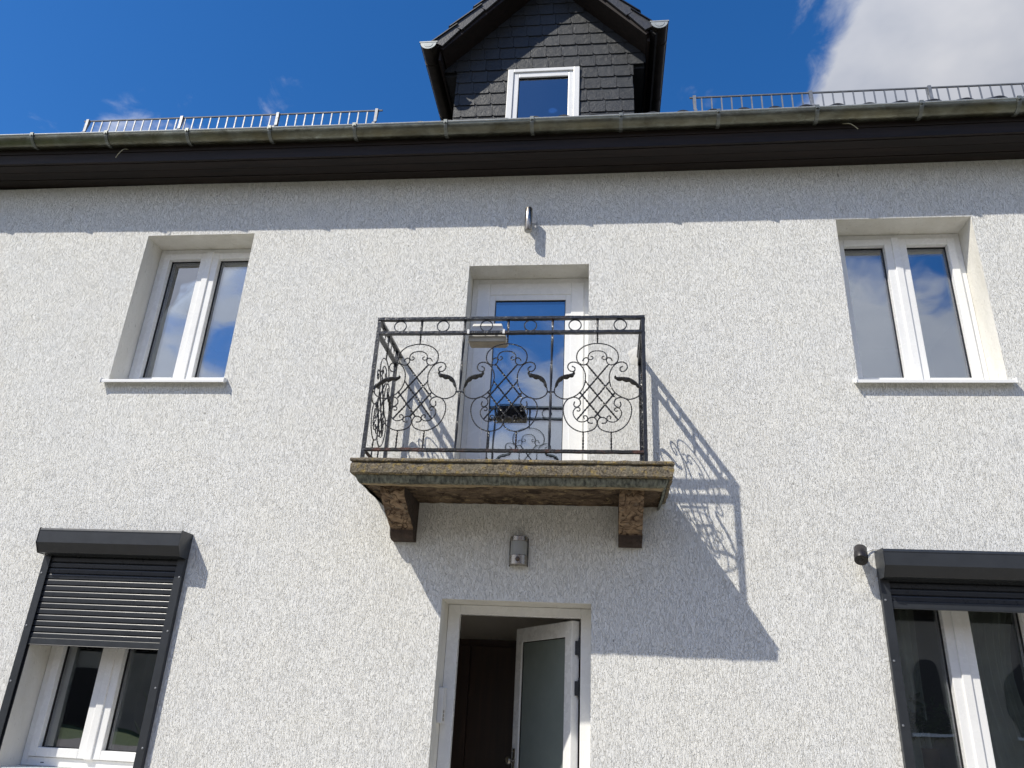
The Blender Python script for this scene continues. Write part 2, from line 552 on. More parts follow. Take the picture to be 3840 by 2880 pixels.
# ------------------------------------------------------------------ mesh helpers
class MB:
    def __init__(s):
        s.v = []
        s.f = []
        s.mi = []
        s.cur = 0

    def add(s, vs_, fs):
        k = len(s.v)
        s.v += [tuple(p) for p in vs_]
        for f in fs:
            s.f.append(tuple(i + k for i in f))
            s.mi.append(s.cur)
        return s

    def box(s, x0, x1, y0, y1, z0, z1):
        p = [(x0, y0, z0), (x1, y0, z0), (x1, y1, z0), (x0, y1, z0), (x0, y0, z1), (x1, y0, z1), (x1, y1, z1), (x0, y1, z1)]
        return s.add(p, [(0, 3, 2, 1), (4, 5, 6, 7), (0, 1, 5, 4), (1, 2, 6, 5), (2, 3, 7, 6), (3, 0, 4, 7)])

    def ext(s, poly, f0, f1):
        """prism: poly is a list of 2-D points, f0/f1 map a point to 3-D at either end"""
        n = len(poly)
        p = [f0(*q) for q in poly] + [f1(*q) for q in poly]
        return s.add(p, [tuple(range(n))[::-1], tuple(range(n, 2 * n))] + [(i, (i + 1) % n, n + (i + 1) % n, n + i) for i in range(n)])

    def ext_x(s, prof, x0, x1):
        return s.ext(prof, lambda y, z: (x0, y, z), lambda y, z: (x1, y, z))

    def ext_y(s, poly, y0, y1):
        return s.ext(poly, lambda x, z: (x, y0, z), lambda x, z: (x, y1, z))

    def ext_z(s, poly, z0, z1):
        return s.ext(poly, lambda x, y: (x, y, z0), lambda x, y: (x, y, z1))

    def tube(s, pts, r, n=4, twist=0.0, closed=False, phase=math.pi / 4, upv=None):
        pts = [Vector(p) for p in pts]
        k = len(pts)
        rings = []
        upv = Vector(upv) if upv else None
        ang = phase
        for i, p in enumerate(pts):
            if closed:
                d = pts[(i + 1) % k] - pts[i - 1]
            else:
                d = pts[min(i + 1, k - 1)] - pts[max(i - 1, 0)]
            d.normalize()
            ref = upv if upv else (Vector((0, 1, 0)) if abs(d.y) < 0.9 else Vector((1, 0, 0)))
            a = d.cross(ref).normalized()
            b = a.cross(d).normalized()
            if i:
                ang += twist * (pts[i] - pts[i - 1]).length
            rr = r[i] if isinstance(r, (list, tuple)) else r
            rings.append([p + (a * math.cos(ang + 2 * math.pi * j / n) + b * math.sin(ang + 2 * math.pi * j / n)) * rr for j in range(n)])
        vv = [q for ring in rings for q in ring]
        ff = []
        for i in range(k if closed else k - 1):
            i2 = (i + 1) % k
            for j in range(n):
                ff.append((i * n + j, i * n + (j + 1) % n, i2 * n + (j + 1) % n, i2 * n + j))
        if not closed:
            ff.append(tuple(range(n))[::-1])
            ff.append(tuple(range((k - 1) * n, k * n)))
        return s.add(vv, ff)

    def cyl(s, a, b, r0, r1=None, n=20):
        a, b = Vector(a), Vector(b)
        return s.tube([a, b], [r0, r0 if r1 is None else r1], n)

    def build(s, name, mat, parent=None, smooth=False, bevel=0.0, off=None):
        me = bpy.data.meshes.new(name)
        me.from_pydata(s.v, [], s.f)
        for mm in (mat if isinstance(mat, (list, tuple)) else [mat]):
            me.materials.append(M[mm])
        me.polygons.foreach_set('material_index', s.mi)
        me.update()
        o = bpy.data.objects.new(name, me)
        col.objects.link(o)
        import bmesh
        bm = bmesh.new()
        bm.from_mesh(me)
        bmesh.ops.recalc_face_normals(bm, faces=bm.faces)
        bm.to_mesh(me)
        bm.free()
        if smooth:
            me.polygons.foreach_set('use_smooth', [True] * len(me.polygons))
            try:
                me.set_sharp_from_angle(angle=R(38))
            except Exception:
                pass
        place(o, parent, off)
        if bevel:
            b = o.modifiers.new('bevel', 'BEVEL')
            b.width = bevel
            b.segments = 2
            b.limit_method = 'ANGLE'
            b.angle_limit = R(40)
        return o


WORLD = {}


def place(o, parent, off=None):
    off = Vector(off) if off is not None else Vector((0, 0, 0))
    if parent is not None:
        o.parent = parent
        o.location = off - WORLD[parent.name]
    else:
        o.location = off
    WORLD[o.name] = off


def copy_piece(src, name, parent, off=(0, 0, 0), rot=None):
    o = bpy.data.objects.new(name, src.data)
    col.objects.link(o)
    for m in src.modifiers:
        b = o.modifiers.new(m.name, m.type)
        if m.type == 'BEVEL':
            b.width = m.width
            b.segments = m.segments
            b.limit_method = m.limit_method
            b.angle_limit = m.angle_limit
    place(o, parent, off)
    if rot:
        o.rotation_euler = rot
    return o


def tag(o, label, cat=None, group=None, kind=None):
    if label:
        o['label'] = label
    if cat:
        o['category'] = cat
    if group:
        o['group'] = group
    if kind:
        o['kind'] = kind
    return o


def thing(name, loc, label, cat, group=None):
    o = bpy.data.objects.new(name, None)
    o.empty_display_size = 0.2
    col.objects.link(o)
    o.location = loc
    WORLD[o.name] = Vector(loc)
    return tag(o, label, cat, group)


def catmull(p, sub=5, closed=False):
    out = []
    n = len(p)
    P = [Vector(q) for q in p]
    for i in range(n - 1):
        a = P[max(i - 1, 0)]
        b = P[i]
        c = P[i + 1]
        d = P[min(i + 2, n - 1)]
        for k in range(sub):
            t = k / sub
            out.append(0.5 * ((2 * b) + (c - a) * t + (2 * a - 5 * b + 4 * c - d) * t * t + (3 * b - a - 3 * c + d) * t ** 3))
    out.append(P[-1])
    return out


def lerp_table(tab, x):
    """height of a slightly sagging eaves line"""
    return tab[0] + tab[1] * (x - tab[2]) ** 2


# ------------------------------------------------------------------ ground
g = MB()
g.box(-400, 400, -400, 400, -1.9, -1.606)
tag(g.build('ground', 'lawn'), 'mown grass around the house', None, None, 'structure')
g = MB()
g.box(-9, 8, -11.5, 0.02, -1.75, -1.6)
tag(g.build('courtyard_pavement', 'paving'), 'grey beige paved courtyard in front of the house', None, None, 'structure')

g = MB()
g.box(-90, 90, -20.5, -13.0, -1.75, -1.602)
tag(g.build('road', 'asphalt'), 'worn asphalt road across from the house', None, None, 'structure')

# ------------------------------------------------------------------ house
HX0, HX1 = -7.4, 5.4
house = thing('house', (-1.0, 0, -1.6), 'white rendered house front with dark eaves, windows and doors', 'house')
UPL = (-4.330, -3.262, 2.545, 4.062)
UPR = (2.003, 3.106, 2.545, 4.070)
LOL = (-4.372, -3.275, -0.520, 1.030)
LOR = (1.952, 3.085, -0.520, 1.030)
BDO = (-1.178, -0.116, 1.560, 3.662)
LDO = (-1.183, -0.078, -1.420, 0.772)
OPEN = [UPL, UPR, LOL, LOR, BDO, LDO]
WT = 4.66
REV = 0.34

w = MB()
xs = sorted(set([HX0, HX1] + [o[0] for o in OPEN] + [o[1] for o in OPEN]))
zs = sorted(set([-1.75, WT] + [o[2] for o in OPEN] + [o[3] for o in OPEN]))
for i in range(len(xs) - 1):
    for j in range(len(zs) - 1):
        cx, cz = (xs[i] + xs[i + 1]) / 2, (zs[j] + zs[j + 1]) / 2
        if any(o[0] < cx < o[1] and o[2] < cz < o[3] for o in OPEN):
            continue
        w.add([(xs[i], 0, zs[j]), (xs[i + 1], 0, zs[j]), (xs[i + 1], 0, zs[j + 1]), (xs[i], 0, zs[j + 1])], [(0, 1, 2, 3)])
w.cur = 1
for (x0, x1, z0, z1) in OPEN:
    a = [(x0, 0, z0), (x1, 0, z0), (x1, 0, z1), (x0, 0, z1)]
    b = [(x0, REV, z0), (x1, REV, z0), (x1, REV, z1), (x0, REV, z1)]
    w.add(a + b, [(0, 4, 5, 1), (1, 5, 6, 2), (2, 6, 7, 3), (3, 7, 4, 0)])
w.cur = 0
# gable walls and rear wall
BY = 8.6
for x in (HX0, HX1):
    w.add([(x, 0, -1.75), (x, BY, -1.75), (x, BY, WT), (x, BY / 2, WT + 3.6), (x, 0, WT)], [(0, 1, 2, 3, 4)])
w.add([(HX0, BY, -1.75), (HX1, BY, -1.75), (HX1, BY, WT), (HX0, BY, WT)], [(0, 1, 2, 3)])
wall = w.build('wall', ['render', 'reveal'], house)
# keep the authored normals irrelevant: shading is two sided


def room(op, y1, grow, mat='room_paint', zg=(0.25, 0.3)):
    x0, x1, z0, z1 = op
    m = MB()
    X0, X1, Z0, Z1 = x0 - grow, x1 + grow, z0 - zg[0], z1 + zg[1]
    Y = REV + 0.001
    o = [(x0, Y, z0), (x1, Y, z0), (x1, Y, z1), (x0, Y, z1)]
    a = [(X0, Y, Z0), (X1, Y, Z0), (X1, Y, Z1), (X0, Y, Z1)]
    b = [(X0, y1, Z0), (X1, y1, Z0), (X1, y1, Z1), (X0, y1, Z1)]
    m.add(o + a + b, [(0, 1, 5, 4), (1, 2, 6, 5), (2, 3, 7, 6), (3, 0, 4, 7), (4, 5, 9, 8), (5, 6, 10, 9), (6, 7, 11, 10), (7, 4, 8, 11), (8, 9, 10, 11)])
    return m.build('room', mat, house)


for op in (UPL, UPR, LOL, LOR):
    room(op, 3.2, 0.9)
room(BDO, 3.2, 0.9, zg=(0.0, 0.3))
room(LDO, 2.1, 0.75, 'hall_paint', (0.0, 0.75))


def ring_frame(m, x0, x1, z0, z1, wl, wr, wb, wt, y0, y1):
    """four bars butted end to end round a rectangle"""
    m.box(x0, x0 + wl, y0, y1, z0, z1)
    m.box(x1 - wr, x1, y0, y1, z0, z1)
    m.box(x0 + wl, x1 - wr, y0, y1, z1 - wt, z1)
    if wb:
        m.box(x0 + wl, x1 - wr, y0, y1, z0, z0 + wb)


def window(op, sill, yf=0.252):
    x0, x1, z0, z1 = op
    f = MB()
    F = 0.050
    ring_frame(f, x0 + .002, x1 - .002, z0 + .002, z1 - .002, F, F, F + .012, F, yf, yf + 0.07)
    ring_frame(f, x0 + F - .01, x1 - F + .01, z0 + F, z1 - F + .01, .03, .03, .03, .03, yf + .03, yf + .07)
    win = f.build('window', 'upvc', house, bevel=0.004)
    cx = (x0 + x1) / 2
    S = 0.064
    h = 0.028
    for s in (-1, 1):
        a, b = (x0 + F + .005, cx - h) if s < 0 else (cx + h, x1 - F - .005)
        q = MB()
        zz0, zz1 = z0 + F + .017, z1 - F - .005
        inner = S
        if s < 0:
            ring_frame(q, a, b, zz0, zz1, S, inner, S, S, yf - 0.020, yf + 0.06)
            pa, pb = a + S, b - inner
        else:
            ring_frame(q, a, b, zz0, zz1, inner, S, S, S, yf - 0.020, yf + 0.06)
            pa, pb = a + inner, b - S
        q.build('sash', 'upvc', win, bevel=0.005)
        k = MB()
        ring_frame(k, pa - .002, pb + .002, zz0 + S - .002, zz1 - S + .002, .008, .008, .008, .008, yf + 0.030, yf + 0.05)
        k.build('seal', 'seal', win)
        p = MB()
        p.box(pa - .004, pb + .004, yf + 0.040, yf + 0.058, zz0 + S - .004, zz1 - S + .004)
        p.build('pane', 'glass', win)
    for dx in (.16, .84):
        k = MB()
        xx = x0 + (x1 - x0) * dx
        k.box(xx - .014, xx + .014, yf - .001, yf + .004, z0 + .024, z0 + .030)
        k.build('drain_slot', 'seal', win)
    c = MB()
    c.box(cx - 0.031, cx + 0.031, yf - 0.034, yf + 0.02, z0 + F + .014, z1 - F + .004)
    c.build('cover_strip', 'upvc', win, bevel=0.006)
    if sill:
        s = MB()
        prof = [(yf + .02, z0 + .012), (-0.048, z0 - .012), (-0.056, z0 - .012), (-0.056, z0 - .039), (-0.048, z0 - .039), (-0.048, z0 - .022), (yf + .02, z0 + .003)]
        s.ext_x(prof, x0 - 0.03, x1 + 0.03)
        s.build('sill', 'upvc', win, bevel=0.002)
        for xx in (x0 - 0.038, x1 + 0.030):
            e = MB()
            e.ext_x([(.10, z0 + .022), (-0.050, z0 + .006), (-0.062, z0 + .002), (-0.064, z0 - .041), (-0.044, z0 - .043), (-0.02, z0 - .022), (.10, z0 - .008)], xx, xx + .008)
            e.build('sill_end_cap', 'upvc', win, bevel=0.002)
    return win


window(UPL, True)
window(UPR, True)
window(LOL, False)
window(LOR, False)


# balcony door
def balcony_door():
    x0, x1, z0, z1 = BDO
    y = 0.232
    f = MB()
    ring_frame(f, x0 + .002, x1 - .002, z0, z1 - .002, .058, .056, 0, .062, y, y + .08)
    d = f.build('balcony_door', 'upvc', house, bevel=0.004)
    q = MB()
    ring_frame(q, x0 + .048, x1 - .046, z0, z1 - .052, .118, .116, .12, .12, y - .012, y + .07)
    q.build('sash', 'upvc', d, bevel=0.005)
    k = MB()
    ring_frame(k, x0 + .164, x1 - .160, z0 + .118, z1 - .170, .054, .050, .05, .056, y - .004, y + .05)
    k.build('glazing_bead', 'upvc', d, bevel=0.005)
    k = MB()
    ring_frame(k, x0 + .216, x1 - .208, z0 + .166, z1 - .224, .008, .008, .008, .008, y + .001, y + .03)
    k.build('seal', 'seal', d)
    p = MB()
    p.box(x0 + .214, x1 - .206, y + .012, y + .036, z0 + .164, z1 - .222)
    p.build('pane', 'glass', d)


balcony_door()


# entrance door, leaf swung into the hall
def entrance():
    x0, x1, z0, z1 = LDO
    y = 0.280
    f = MB()
    ring_frame(f, x0 + .002, x1 - .002, z0, z1 - .002, .092, .078, 0, .070, y, y + .058)
    f.box(x0 + .095, x1 - .081, y + .004, y + .05, z0, z0 + .03)
    d = f.build('entrance_door', 'upvc', house, bevel=0.004)
    hx, hy = x1 - .092, y + .075
    ang = R(180 - 57)
    W_, T_ = 0.925, 0.066
    zb, zt = z0 + .032, z1 - .085
    rot = Matrix.Rotation(ang, 4, 'Z')

    def tr(m):
        m.v = [tuple(Vector((hx, hy, 0)) + rot @ Vector(p)) for p in m.v]
        return m
    # leaf local: x from hinge to free edge, y thickness (negative y faces the street side when open)
    q = MB()
    q.box(0, .105, 0, T_, zb, zt)
    q.box(W_ - .105, W_, 0, T_, zb, zt)
    q.box(.105, W_ - .105, 0, T_, zt - .115, zt)
    q.box(.105, W_ - .105, 0, T_, zb, zb + .14)
    leaf = tr(q).build('door_leaf', 'upvc', d, bevel=0.005)
    q = MB()
    ring_frame(q, .100, W_ - .100, zb + .136, zt - .110, .012, .012, .012, .012, .012, T_ - .012)
    tr(q).build('seal', 'seal', d)
    q = MB()
    q.box(.104, W_ - .104, .020, T_ - .020, zb + .138, zt - .112)
    tr(q).build('pane', 'frosted_glass', d)
    for hz in (.49, .205, -0.75):
        q = MB()
        q.cyl((hx + .004, hy - .012, hz - .06), (hx + .004, hy - .012, hz + .06), .013, n=14)
        q.box(hx - .03, hx - .002, hy - .028, hy - .008, hz - .05, hz + .05)
        q.cyl((hx + .004, hy - .012, hz - .075), (hx + .004, hy - .012, hz - .06), .009, n=12)
        q.cyl((hx + .004, hy - .012, hz + .06), (hx + .004, hy - .012, hz + .075), .009, n=12)
        q.build('hinge', 'anthracite', d, True)
    # knob on the hall facing side, backplate and lock rail
    q = MB()
    kx = W_ - .045
    kz = -.335
    prof = [(0, .012), (.018, .012), (.030, .016), (.036, .026), (.050, .033), (.064, .030), (.072, .018), (.075, .0)]
    n = 18
    rings = []
    for (t, r) in prof:
        rings.append([(kx + max(r, .0005) * math.cos(2 * math.pi * i / n), T_ + t, kz + max(r, .0005) * math.sin(2 * math.pi * i / n)) for i in range(n)])
    q.add([p for rg in rings for p in rg], [(a * n + i, a * n + (i + 1) % n, (a + 1) * n + (i + 1) % n, (a + 1) * n + i) for a in range(len(prof) - 1) for i in range(n)])
    q.box(kx - .018, kx + .018, T_ + .0005, T_ + .006, kz - .14, kz + .09)
    tr(q).build('knob', 'steel', d, True)
    q = MB()
    q.box(W_ + .0005, W_ + .004, .022, .044, kz - .5, kz + .5)
    tr(q).build('lock_plate', 'steel', d)


entrance()

# back of the hall: dark brown cupboard doors up to lintel height
q = MB()
q.box(-1.80, 0.55, 1.70, 2.09, -1.415, 0.642)
cup = thing('cupboard', (-.6, 1.9, -1.415), 'tall dark brown wooden cupboard at the back of the hall', 'cupboard')
q.build('carcass', 'wood', cup)
for a, b in ((-1.79, -1.215), (-1.205, -.630), (-.620, -.045), (-.035, .540)):
    q = MB()
    q.box(a, b, 1.678, 1.699, -1.36, 0.58)
    q.build('cupboard_door', 'wood', cup, bevel=.003)

# ------------------------------------------------------------------ eaves
GZ = (4.877, .00140, .2)
SZ = (4.637, .00130, .1)


def long_board(name, prof_fn, x0, x1, mat, n=20):
    m = MB()
    k = None
    rings = []
    for i in range(n + 1):
        x = x0 + (x1 - x0) * i / n
        pr = prof_fn(x)
        rings.append([(x, y, z) for (y, z) in pr])
    k = len(rings[0])
    m.add([p for r in rings for p in r], [(i * k + j, i * k + (j + 1) % k, (i + 1) * k + (j + 1) % k, (i + 1) * k + j) for i in range(n) for j in range(k)] + [tuple(range(k))[::-1], tuple(range(n * k, n * k + k))])
    return m.build(name, mat, house, bevel=0.003)


for (ya, yb, dz) in ((-0.103, 0.03, 0), (-0.212, -0.108, .003), (-0.318, -0.217, .001)):
    long_board('soffit_board', lambda x, ya=ya, yb=yb, dz=dz: [(ya, lerp_table(SZ, x) + dz), (yb, lerp_table(SZ, x) + dz), (yb, lerp_table(SZ, x) + dz + .02), (ya, lerp_table(SZ, x) + dz + .02)], HX0 - .3, HX1 + .3, 'board')
long_board('fascia_board', lambda x: [(-.345, lerp_table(SZ, x) + .006), (-.321, lerp_table(SZ, x) + .006), (-.321, lerp_table(SZ, x) + .115), (-.345, lerp_table(SZ, x) + .115)], HX0 - .3, HX1 + .3, 'board')
long_board('fascia_board', lambda x: [(-.352, lerp_table(SZ, x) + .118), (-.321, lerp_table(SZ, x) + .118), (-.321, lerp_table(SZ, x) + .31), (-.352, lerp_table(SZ, x) + .29)], HX0 - .3, HX1 + .3, 'board')

# roof: pantile sheet with its lowest course laid as single tiles
RT = 0.781
TP = 0.263
TX0 = 2.81 - TP * 40


def pan(u):
    """height of a pantile across its width, u in 0..1, crest in the middle"""
    d = abs(u - .5)
    return .052 * max(0, math.cos(min(d / .30, 1) * math.pi / 2)) ** 0.8 + .006 * math.cos(u * 2 * math.pi)


def eave_z(x):
    return lerp_table(GZ, x) + 0.083 + .010 * min(0, x)


RY0 = -0.40
rm = MB()
nx = 10
cols_ = [(TX0 + TP * (k + i / nx) - TP / 2) for k in range(0, 52) for i in range(nx)]
cols_ = [x for x in cols_ if HX0 - .32 < x < HX1 + .32]
rows = []
y = RY0 + .33
rows_y = [(RY0 + .10, -.016), (RY0 + .34, -.016)]
for k in range(1, 15):
    rows_y.append((RY0 + .3 * k + .04, .010))
    rows_y.append((RY0 + .3 * (k + 1) + .04, -.012))
verts = []
for (yy, dz) in rows_y:
    for x in cols_:
        u = ((x - TX0) / TP + .5) % 1.0
        verts.append((x, yy, eave_z(x) + (yy - RY0) * RT + pan(u) + dz - .03))
nc = len(cols_)
rm.add(verts, [(r * nc + c, r * nc + c + 1, (r + 1) * nc + c + 1, (r + 1) * nc + c) for r in range(len(rows_y) - 1) for c in range(nc - 1)])
ridge_z = eave_z(0) + (4.3 - RY0) * RT
rm.add([(HX0 - .32, 4.3, ridge_z + .02), (HX1 + .32, 4.3, ridge_z + .02), (HX1 + .32, BY + .4, 4.95), (HX0 - .32, BY + .4, 4.95)], [(0, 1, 2, 3)])
roof = rm.build('roof', 'roof_tile', house, smooth=True)
# single eave tile, a thin shell following the pantile curve
tm = MB()
nn = 14
top = []
bot = []
for j, (yy) in enumerate((0.0, .17, .36)):
    for i in range(nn + 1):
        u = i / nn
        h = pan(u) - .028 + (.010 if yy < .3 else .008)
        top.append(((u - .5) * (TP - .004), yy, yy * RT + h))
        bot.append(((u - .5) * (TP - .004), yy, yy * RT + h - .018))
k = nn + 1
ff = []
for j in range(2):
    for i in range(nn):
        a = j * k + i
        ff.append((a, a + 1, a + k + 1, a + k))
        b = a + 3 * k
        ff.append((b, b + k, b + k + 1, b + 1))
for i in range(nn):
    ff.append((i, 3 * k + i, 3 * k + i + 1, i + 1))
    ff.append((2 * k + i, 2 * k + i + 1, 5 * k + i + 1, 5 * k + i))
for j in range(2):
    ff.append((j * k, (j + 1) * k, 3 * k + (j + 1) * k, 3 * k + j * k))
    ff.append((j * k + nn, 3 * k + j * k + nn, 3 * k + (j + 1) * k + nn, (j + 1) * k + nn))
tm.add(top + bot, ff)
first = None
for kx in range(0, 52):
    x = TX0 + TP * kx
    if not (HX0 - .2 < x < HX1 + .2):
        continue
    off = (x, RY0 + random.uniform(-.004, .004), eave_z(x) + random.uniform(-.003, .003))
    if first is None:
        first = tm.build('roof_tile', 'roof_tile', roof, smooth=True, off=off)
    else:
        copy_piece(first, 'roof_tile', roof, off)

# main gutter
gut = thing('roof_gutter', (-1.0, -.4, 4.78), 'long weathered zinc gutter along the eaves of the house', 'gutter')
GR, GYC = 0.085, -0.400


def gprof(zt, r0=GR, th=.003, bead=True):
    pr = []
    na = 18
    for i in range(na + 1):
        a = math.pi * i / na
        pr.append((GYC - r0 * math.cos(a), zt - r0 * math.sin(a)))
    for i in range(na, -1, -1):
        a = math.pi * i / na
        pr.append((GYC - (r0 - th) * math.cos(a), zt - (r0 - th) * math.sin(a)))
    return pr


def sweep_x(prof_fn, x0, x1, n):
    m = MB()
    rings = []
    for i in range(n + 1):
        x = x0 + (x1 - x0) * i / n
        rings.append([(x, y, z) for (y, z) in prof_fn(x)])
    k = len(rings[0])
    m.add([p for r in rings for p in r], [(i * k + j, i * k + (j + 1) % k, (i + 1) * k + (j + 1) % k, (i + 1) * k + j) for i in range(n) for j in range(k)] + [tuple(range(k))[::-1], tuple(range(n * k, n * k + k))])
    return m


seams = [-7.7, -4.95, -1.63, 1.4, 4.3, 5.7]
for a, b in zip(seams, seams[1:]):
    sweep_x(lambda x, a=a: gprof(lerp_table(GZ, x) + (.0015 if a in (-4.95, 1.4) else 0), GR + (.0015 if a in (-4.95, 1.4) else 0)), a, b + .03, 16).build('trough', 'zinc', gut, smooth=True)
nb = 8
sweep_x(lambda x: [(GYC - GR + .002 + .0095 * math.cos(2 * math.pi * i / nb), lerp_table(GZ, x) + .0095 * math.sin(2 * math.pi * i / nb)) for i in range(nb)], -7.7, 5.73, 60).build('bead', 'zinc_new', gut, smooth=True)
for bx in (-6.3, -5.46, -4.692, -3.873, -3.063, -2.251, -1.404, -.623, .16, .996, 1.817, 2.659, 3.427, 4.25):
    zt = lerp_table(GZ, bx)
    m = MB()
    pr = []
    na = 14
    for i in range(na + 1):
        a = math.pi * (i / na) * 0.98
        pr.append((GYC - (GR + .007) * math.cos(a), zt - (GR + .007) * math.sin(a)))
    inn = [(GYC - (GR + .0025) * math.cos(math.pi * (i / na) * .98), zt - (GR + .0025) * math.sin(math.pi * (i / na) * .98)) for i in range(na, -1, -1)]
    m.ext_x(pr + inn, bx - .016, bx + .016)
    # strap folded over the bead
    m.box(bx - .016, bx + .016, GYC - GR - .012, GYC - GR + .03, zt + .011, zt + .014)
    m.box(bx - .016, bx + .016, GYC - GR - .015, GYC - GR - .0115, zt - .022, zt + .014)
    m.cyl((bx, GYC - GR - .020, zt - .014), (bx, GYC - GR - .0145, zt - .014), .006, n=8)
    m.build('gutter_bracket', 'zinc_strap', gut)

# straw poking out of the eaves
for nm, pts, lab in (('straw', [(-4.52, -.33, 4.83), (-4.53, -.40, 4.775), (-4.56, -.41, 4.72), (-4.585, -.405, 4.675)], 'pale bent straw hanging from the eaves at the left'),
                     ('straw', [(2.05, -.36, 4.80), (2.10, -.40, 4.76), (2.16, -.385, 4.715)], 'thin straw hanging from the eaves at the right')):
    m = MB()
    m.tube(catmull(pts, 4), .0035, 5)
    tag(m.build(nm, 'straw'), lab, 'straw')


# snow guards
def snow_guard(x0, x1, label, xb):
    y = -0.05
    zt = 5.447
    t = thing('snow_guard', ((x0 + x1) / 2, y, 5.2), label, 'snow guard', 'snow guards on the roof')

    def zo(x):
        return (lerp_table(GZ, x) - 4.88) * .45
    for zz, r in ((zt + .004, .0105), (zt - .20, .0105)):
        m = MB()
        m.tube([(x0 - .02 + (x1 - x0 + .04) * i / 10, y, zz + zo(x0 + (x1 - x0) * i / 10)) for i in range(11)], r, 6)
        m.build('rail', 'galvanised', t, True)
    m = MB()
    m.box(-.006, .006, -.004, .004, -.20, 0)
    src = None
    x = x0 + .09
    while x < x1 - .02:
        off = (x, y, zt + zo(x))
        if src is None:
            src = m.build('bar', 'galvanised', t, off=off)
        else:
            copy_piece(src, 'bar', t, off, (0, 0, random.uniform(-.03, .03)))
        x += .0915
    for xx in xb:
        m = MB()
        z0_ = zt + zo(xx)
        m.ext_x([(y - .022, z0_ + .014), (y + .012, z0_ + .020), (y + .012, z0_ - .02), (y - .012, z0_ - .15), (y - .05, z0_ - .20), (y - .05, z0_ - .235), (y + .3, z0_ + .04), (y + .3, z0_ + .033), (y - .06, z0_ - .245), (y - .062, z0_ - .195), (y - .022, z0_ - .145), (y - .022, z0_ - .01)], xx - .014, xx + .014)
        m.build('bracket', 'galvanised', t)


snow_guard(-5.34, -2.19, 'galvanised snow guard on the roof left of the dormer', (-5.315, -4.277, -3.249, -2.225))
snow_guard(.84, 4.3, 'galvanised snow guard on the roof right of the dormer', (.862, 1.921, 2.966, 4.02))

# ------------------------------------------------------------------ dormer
dor = thing('dormer', (-.59, .1, 5.2), 'slate clad gable dormer with a small white window', 'dormer')
YD = 0.10
YF = -0.19
AX, AZ = -0.555, 7.247
SLP = 1.10


def roof_under(x):
    return AZ - SLP * abs(x - AX)


# masonry core behind the slates, cheeks
m = MB()


def flat(poly, y):
    m.add([(x, y, z) for x, z in poly], [tuple(range(len(poly)))])


YB = YD + .016
flat([(-1.475, 4.9), (-.945, 4.9), (-.945, 6.02), (-1.475, 6.02)], YB)
flat([(-.235, 4.9), (.297, 4.9), (.297, 6.02), (-.235, 6.02)], YB)
flat([(-1.62, 6.02), (.416, 6.02), (.416, roof_under(.416)), (AX, AZ), (-1.62, roof_under(-1.62))], YB)
for x, s in ((-1.475, -1), (.297, 1)):
    m.add([(x, YB, 4.9), (x, 2.6, 4.9), (x, 2.6, 6.3), (x, YB, 6.3)], [(0, 1, 2, 3)])
for xa, xb in ((-1.62, -1.475), (.297, .416)):
    m.add([(xa, YB, 6.02), (xb, YB, 6.02), (xb, 2.6, 6.02), (xa, 2.6, 6.02)], [(0, 1, 2, 3)])
for x in (-1.62, .416):
    m.add([(x, YB, 6.02), (x, 2.6, 6.02), (x, 2.6, roof_under(x)), (x, YB, roof_under(x))], [(0, 1, 2, 3)])
# dark attic box behind the window
m.add([(-.945, YB, 4.9), (-.235, YB, 4.9), (-.235, YB, 6.02), (-.945, YB, 6.02), (-.945, 1.6, 4.9), (-.235, 1.6, 4.9), (-.235, 1.6, 6.02), (-.945, 1.6, 6.02)],
      [(0, 4, 5, 1), (1, 5, 6, 2), (2, 6, 7, 3), (3, 7, 4, 0), (4, 5, 6, 7)])
m.build('wall', 'slate', dor)


def clip(poly, a, b, c):
    """keep a*x + b*z <= c"""
    out = []
    for i in range(len(poly)):
        p, q = poly[i], poly[(i + 1) % len(poly)]
        dp, dq = a * p[0] + b * p[1] - c, a * q[0] + b * q[1] - c
        if dp <= 0:
            out.append(p)
        if dp * dq < 0:
            t = dp / (dp - dq)
            out.append((p[0] + (q[0] - p[0]) * t, p[1] + (q[1] - p[1]) * t))
    return out


SW, SH = 0.160, 0.150
base_sl = [(.022, 0), (SW - .003, 0), (SW - .003, SH + .045), (0, SH + .045), (0, .018)]
full_slate = None


def slate_mesh(poly):
    mm = MB()
    mm.ext(poly, lambda x, z: (x, -.025 + (z / (SH + .045)) * .013, z), lambda x, z: (x, -.0125 + (z / (SH + .045)) * .013, z))
    return mm


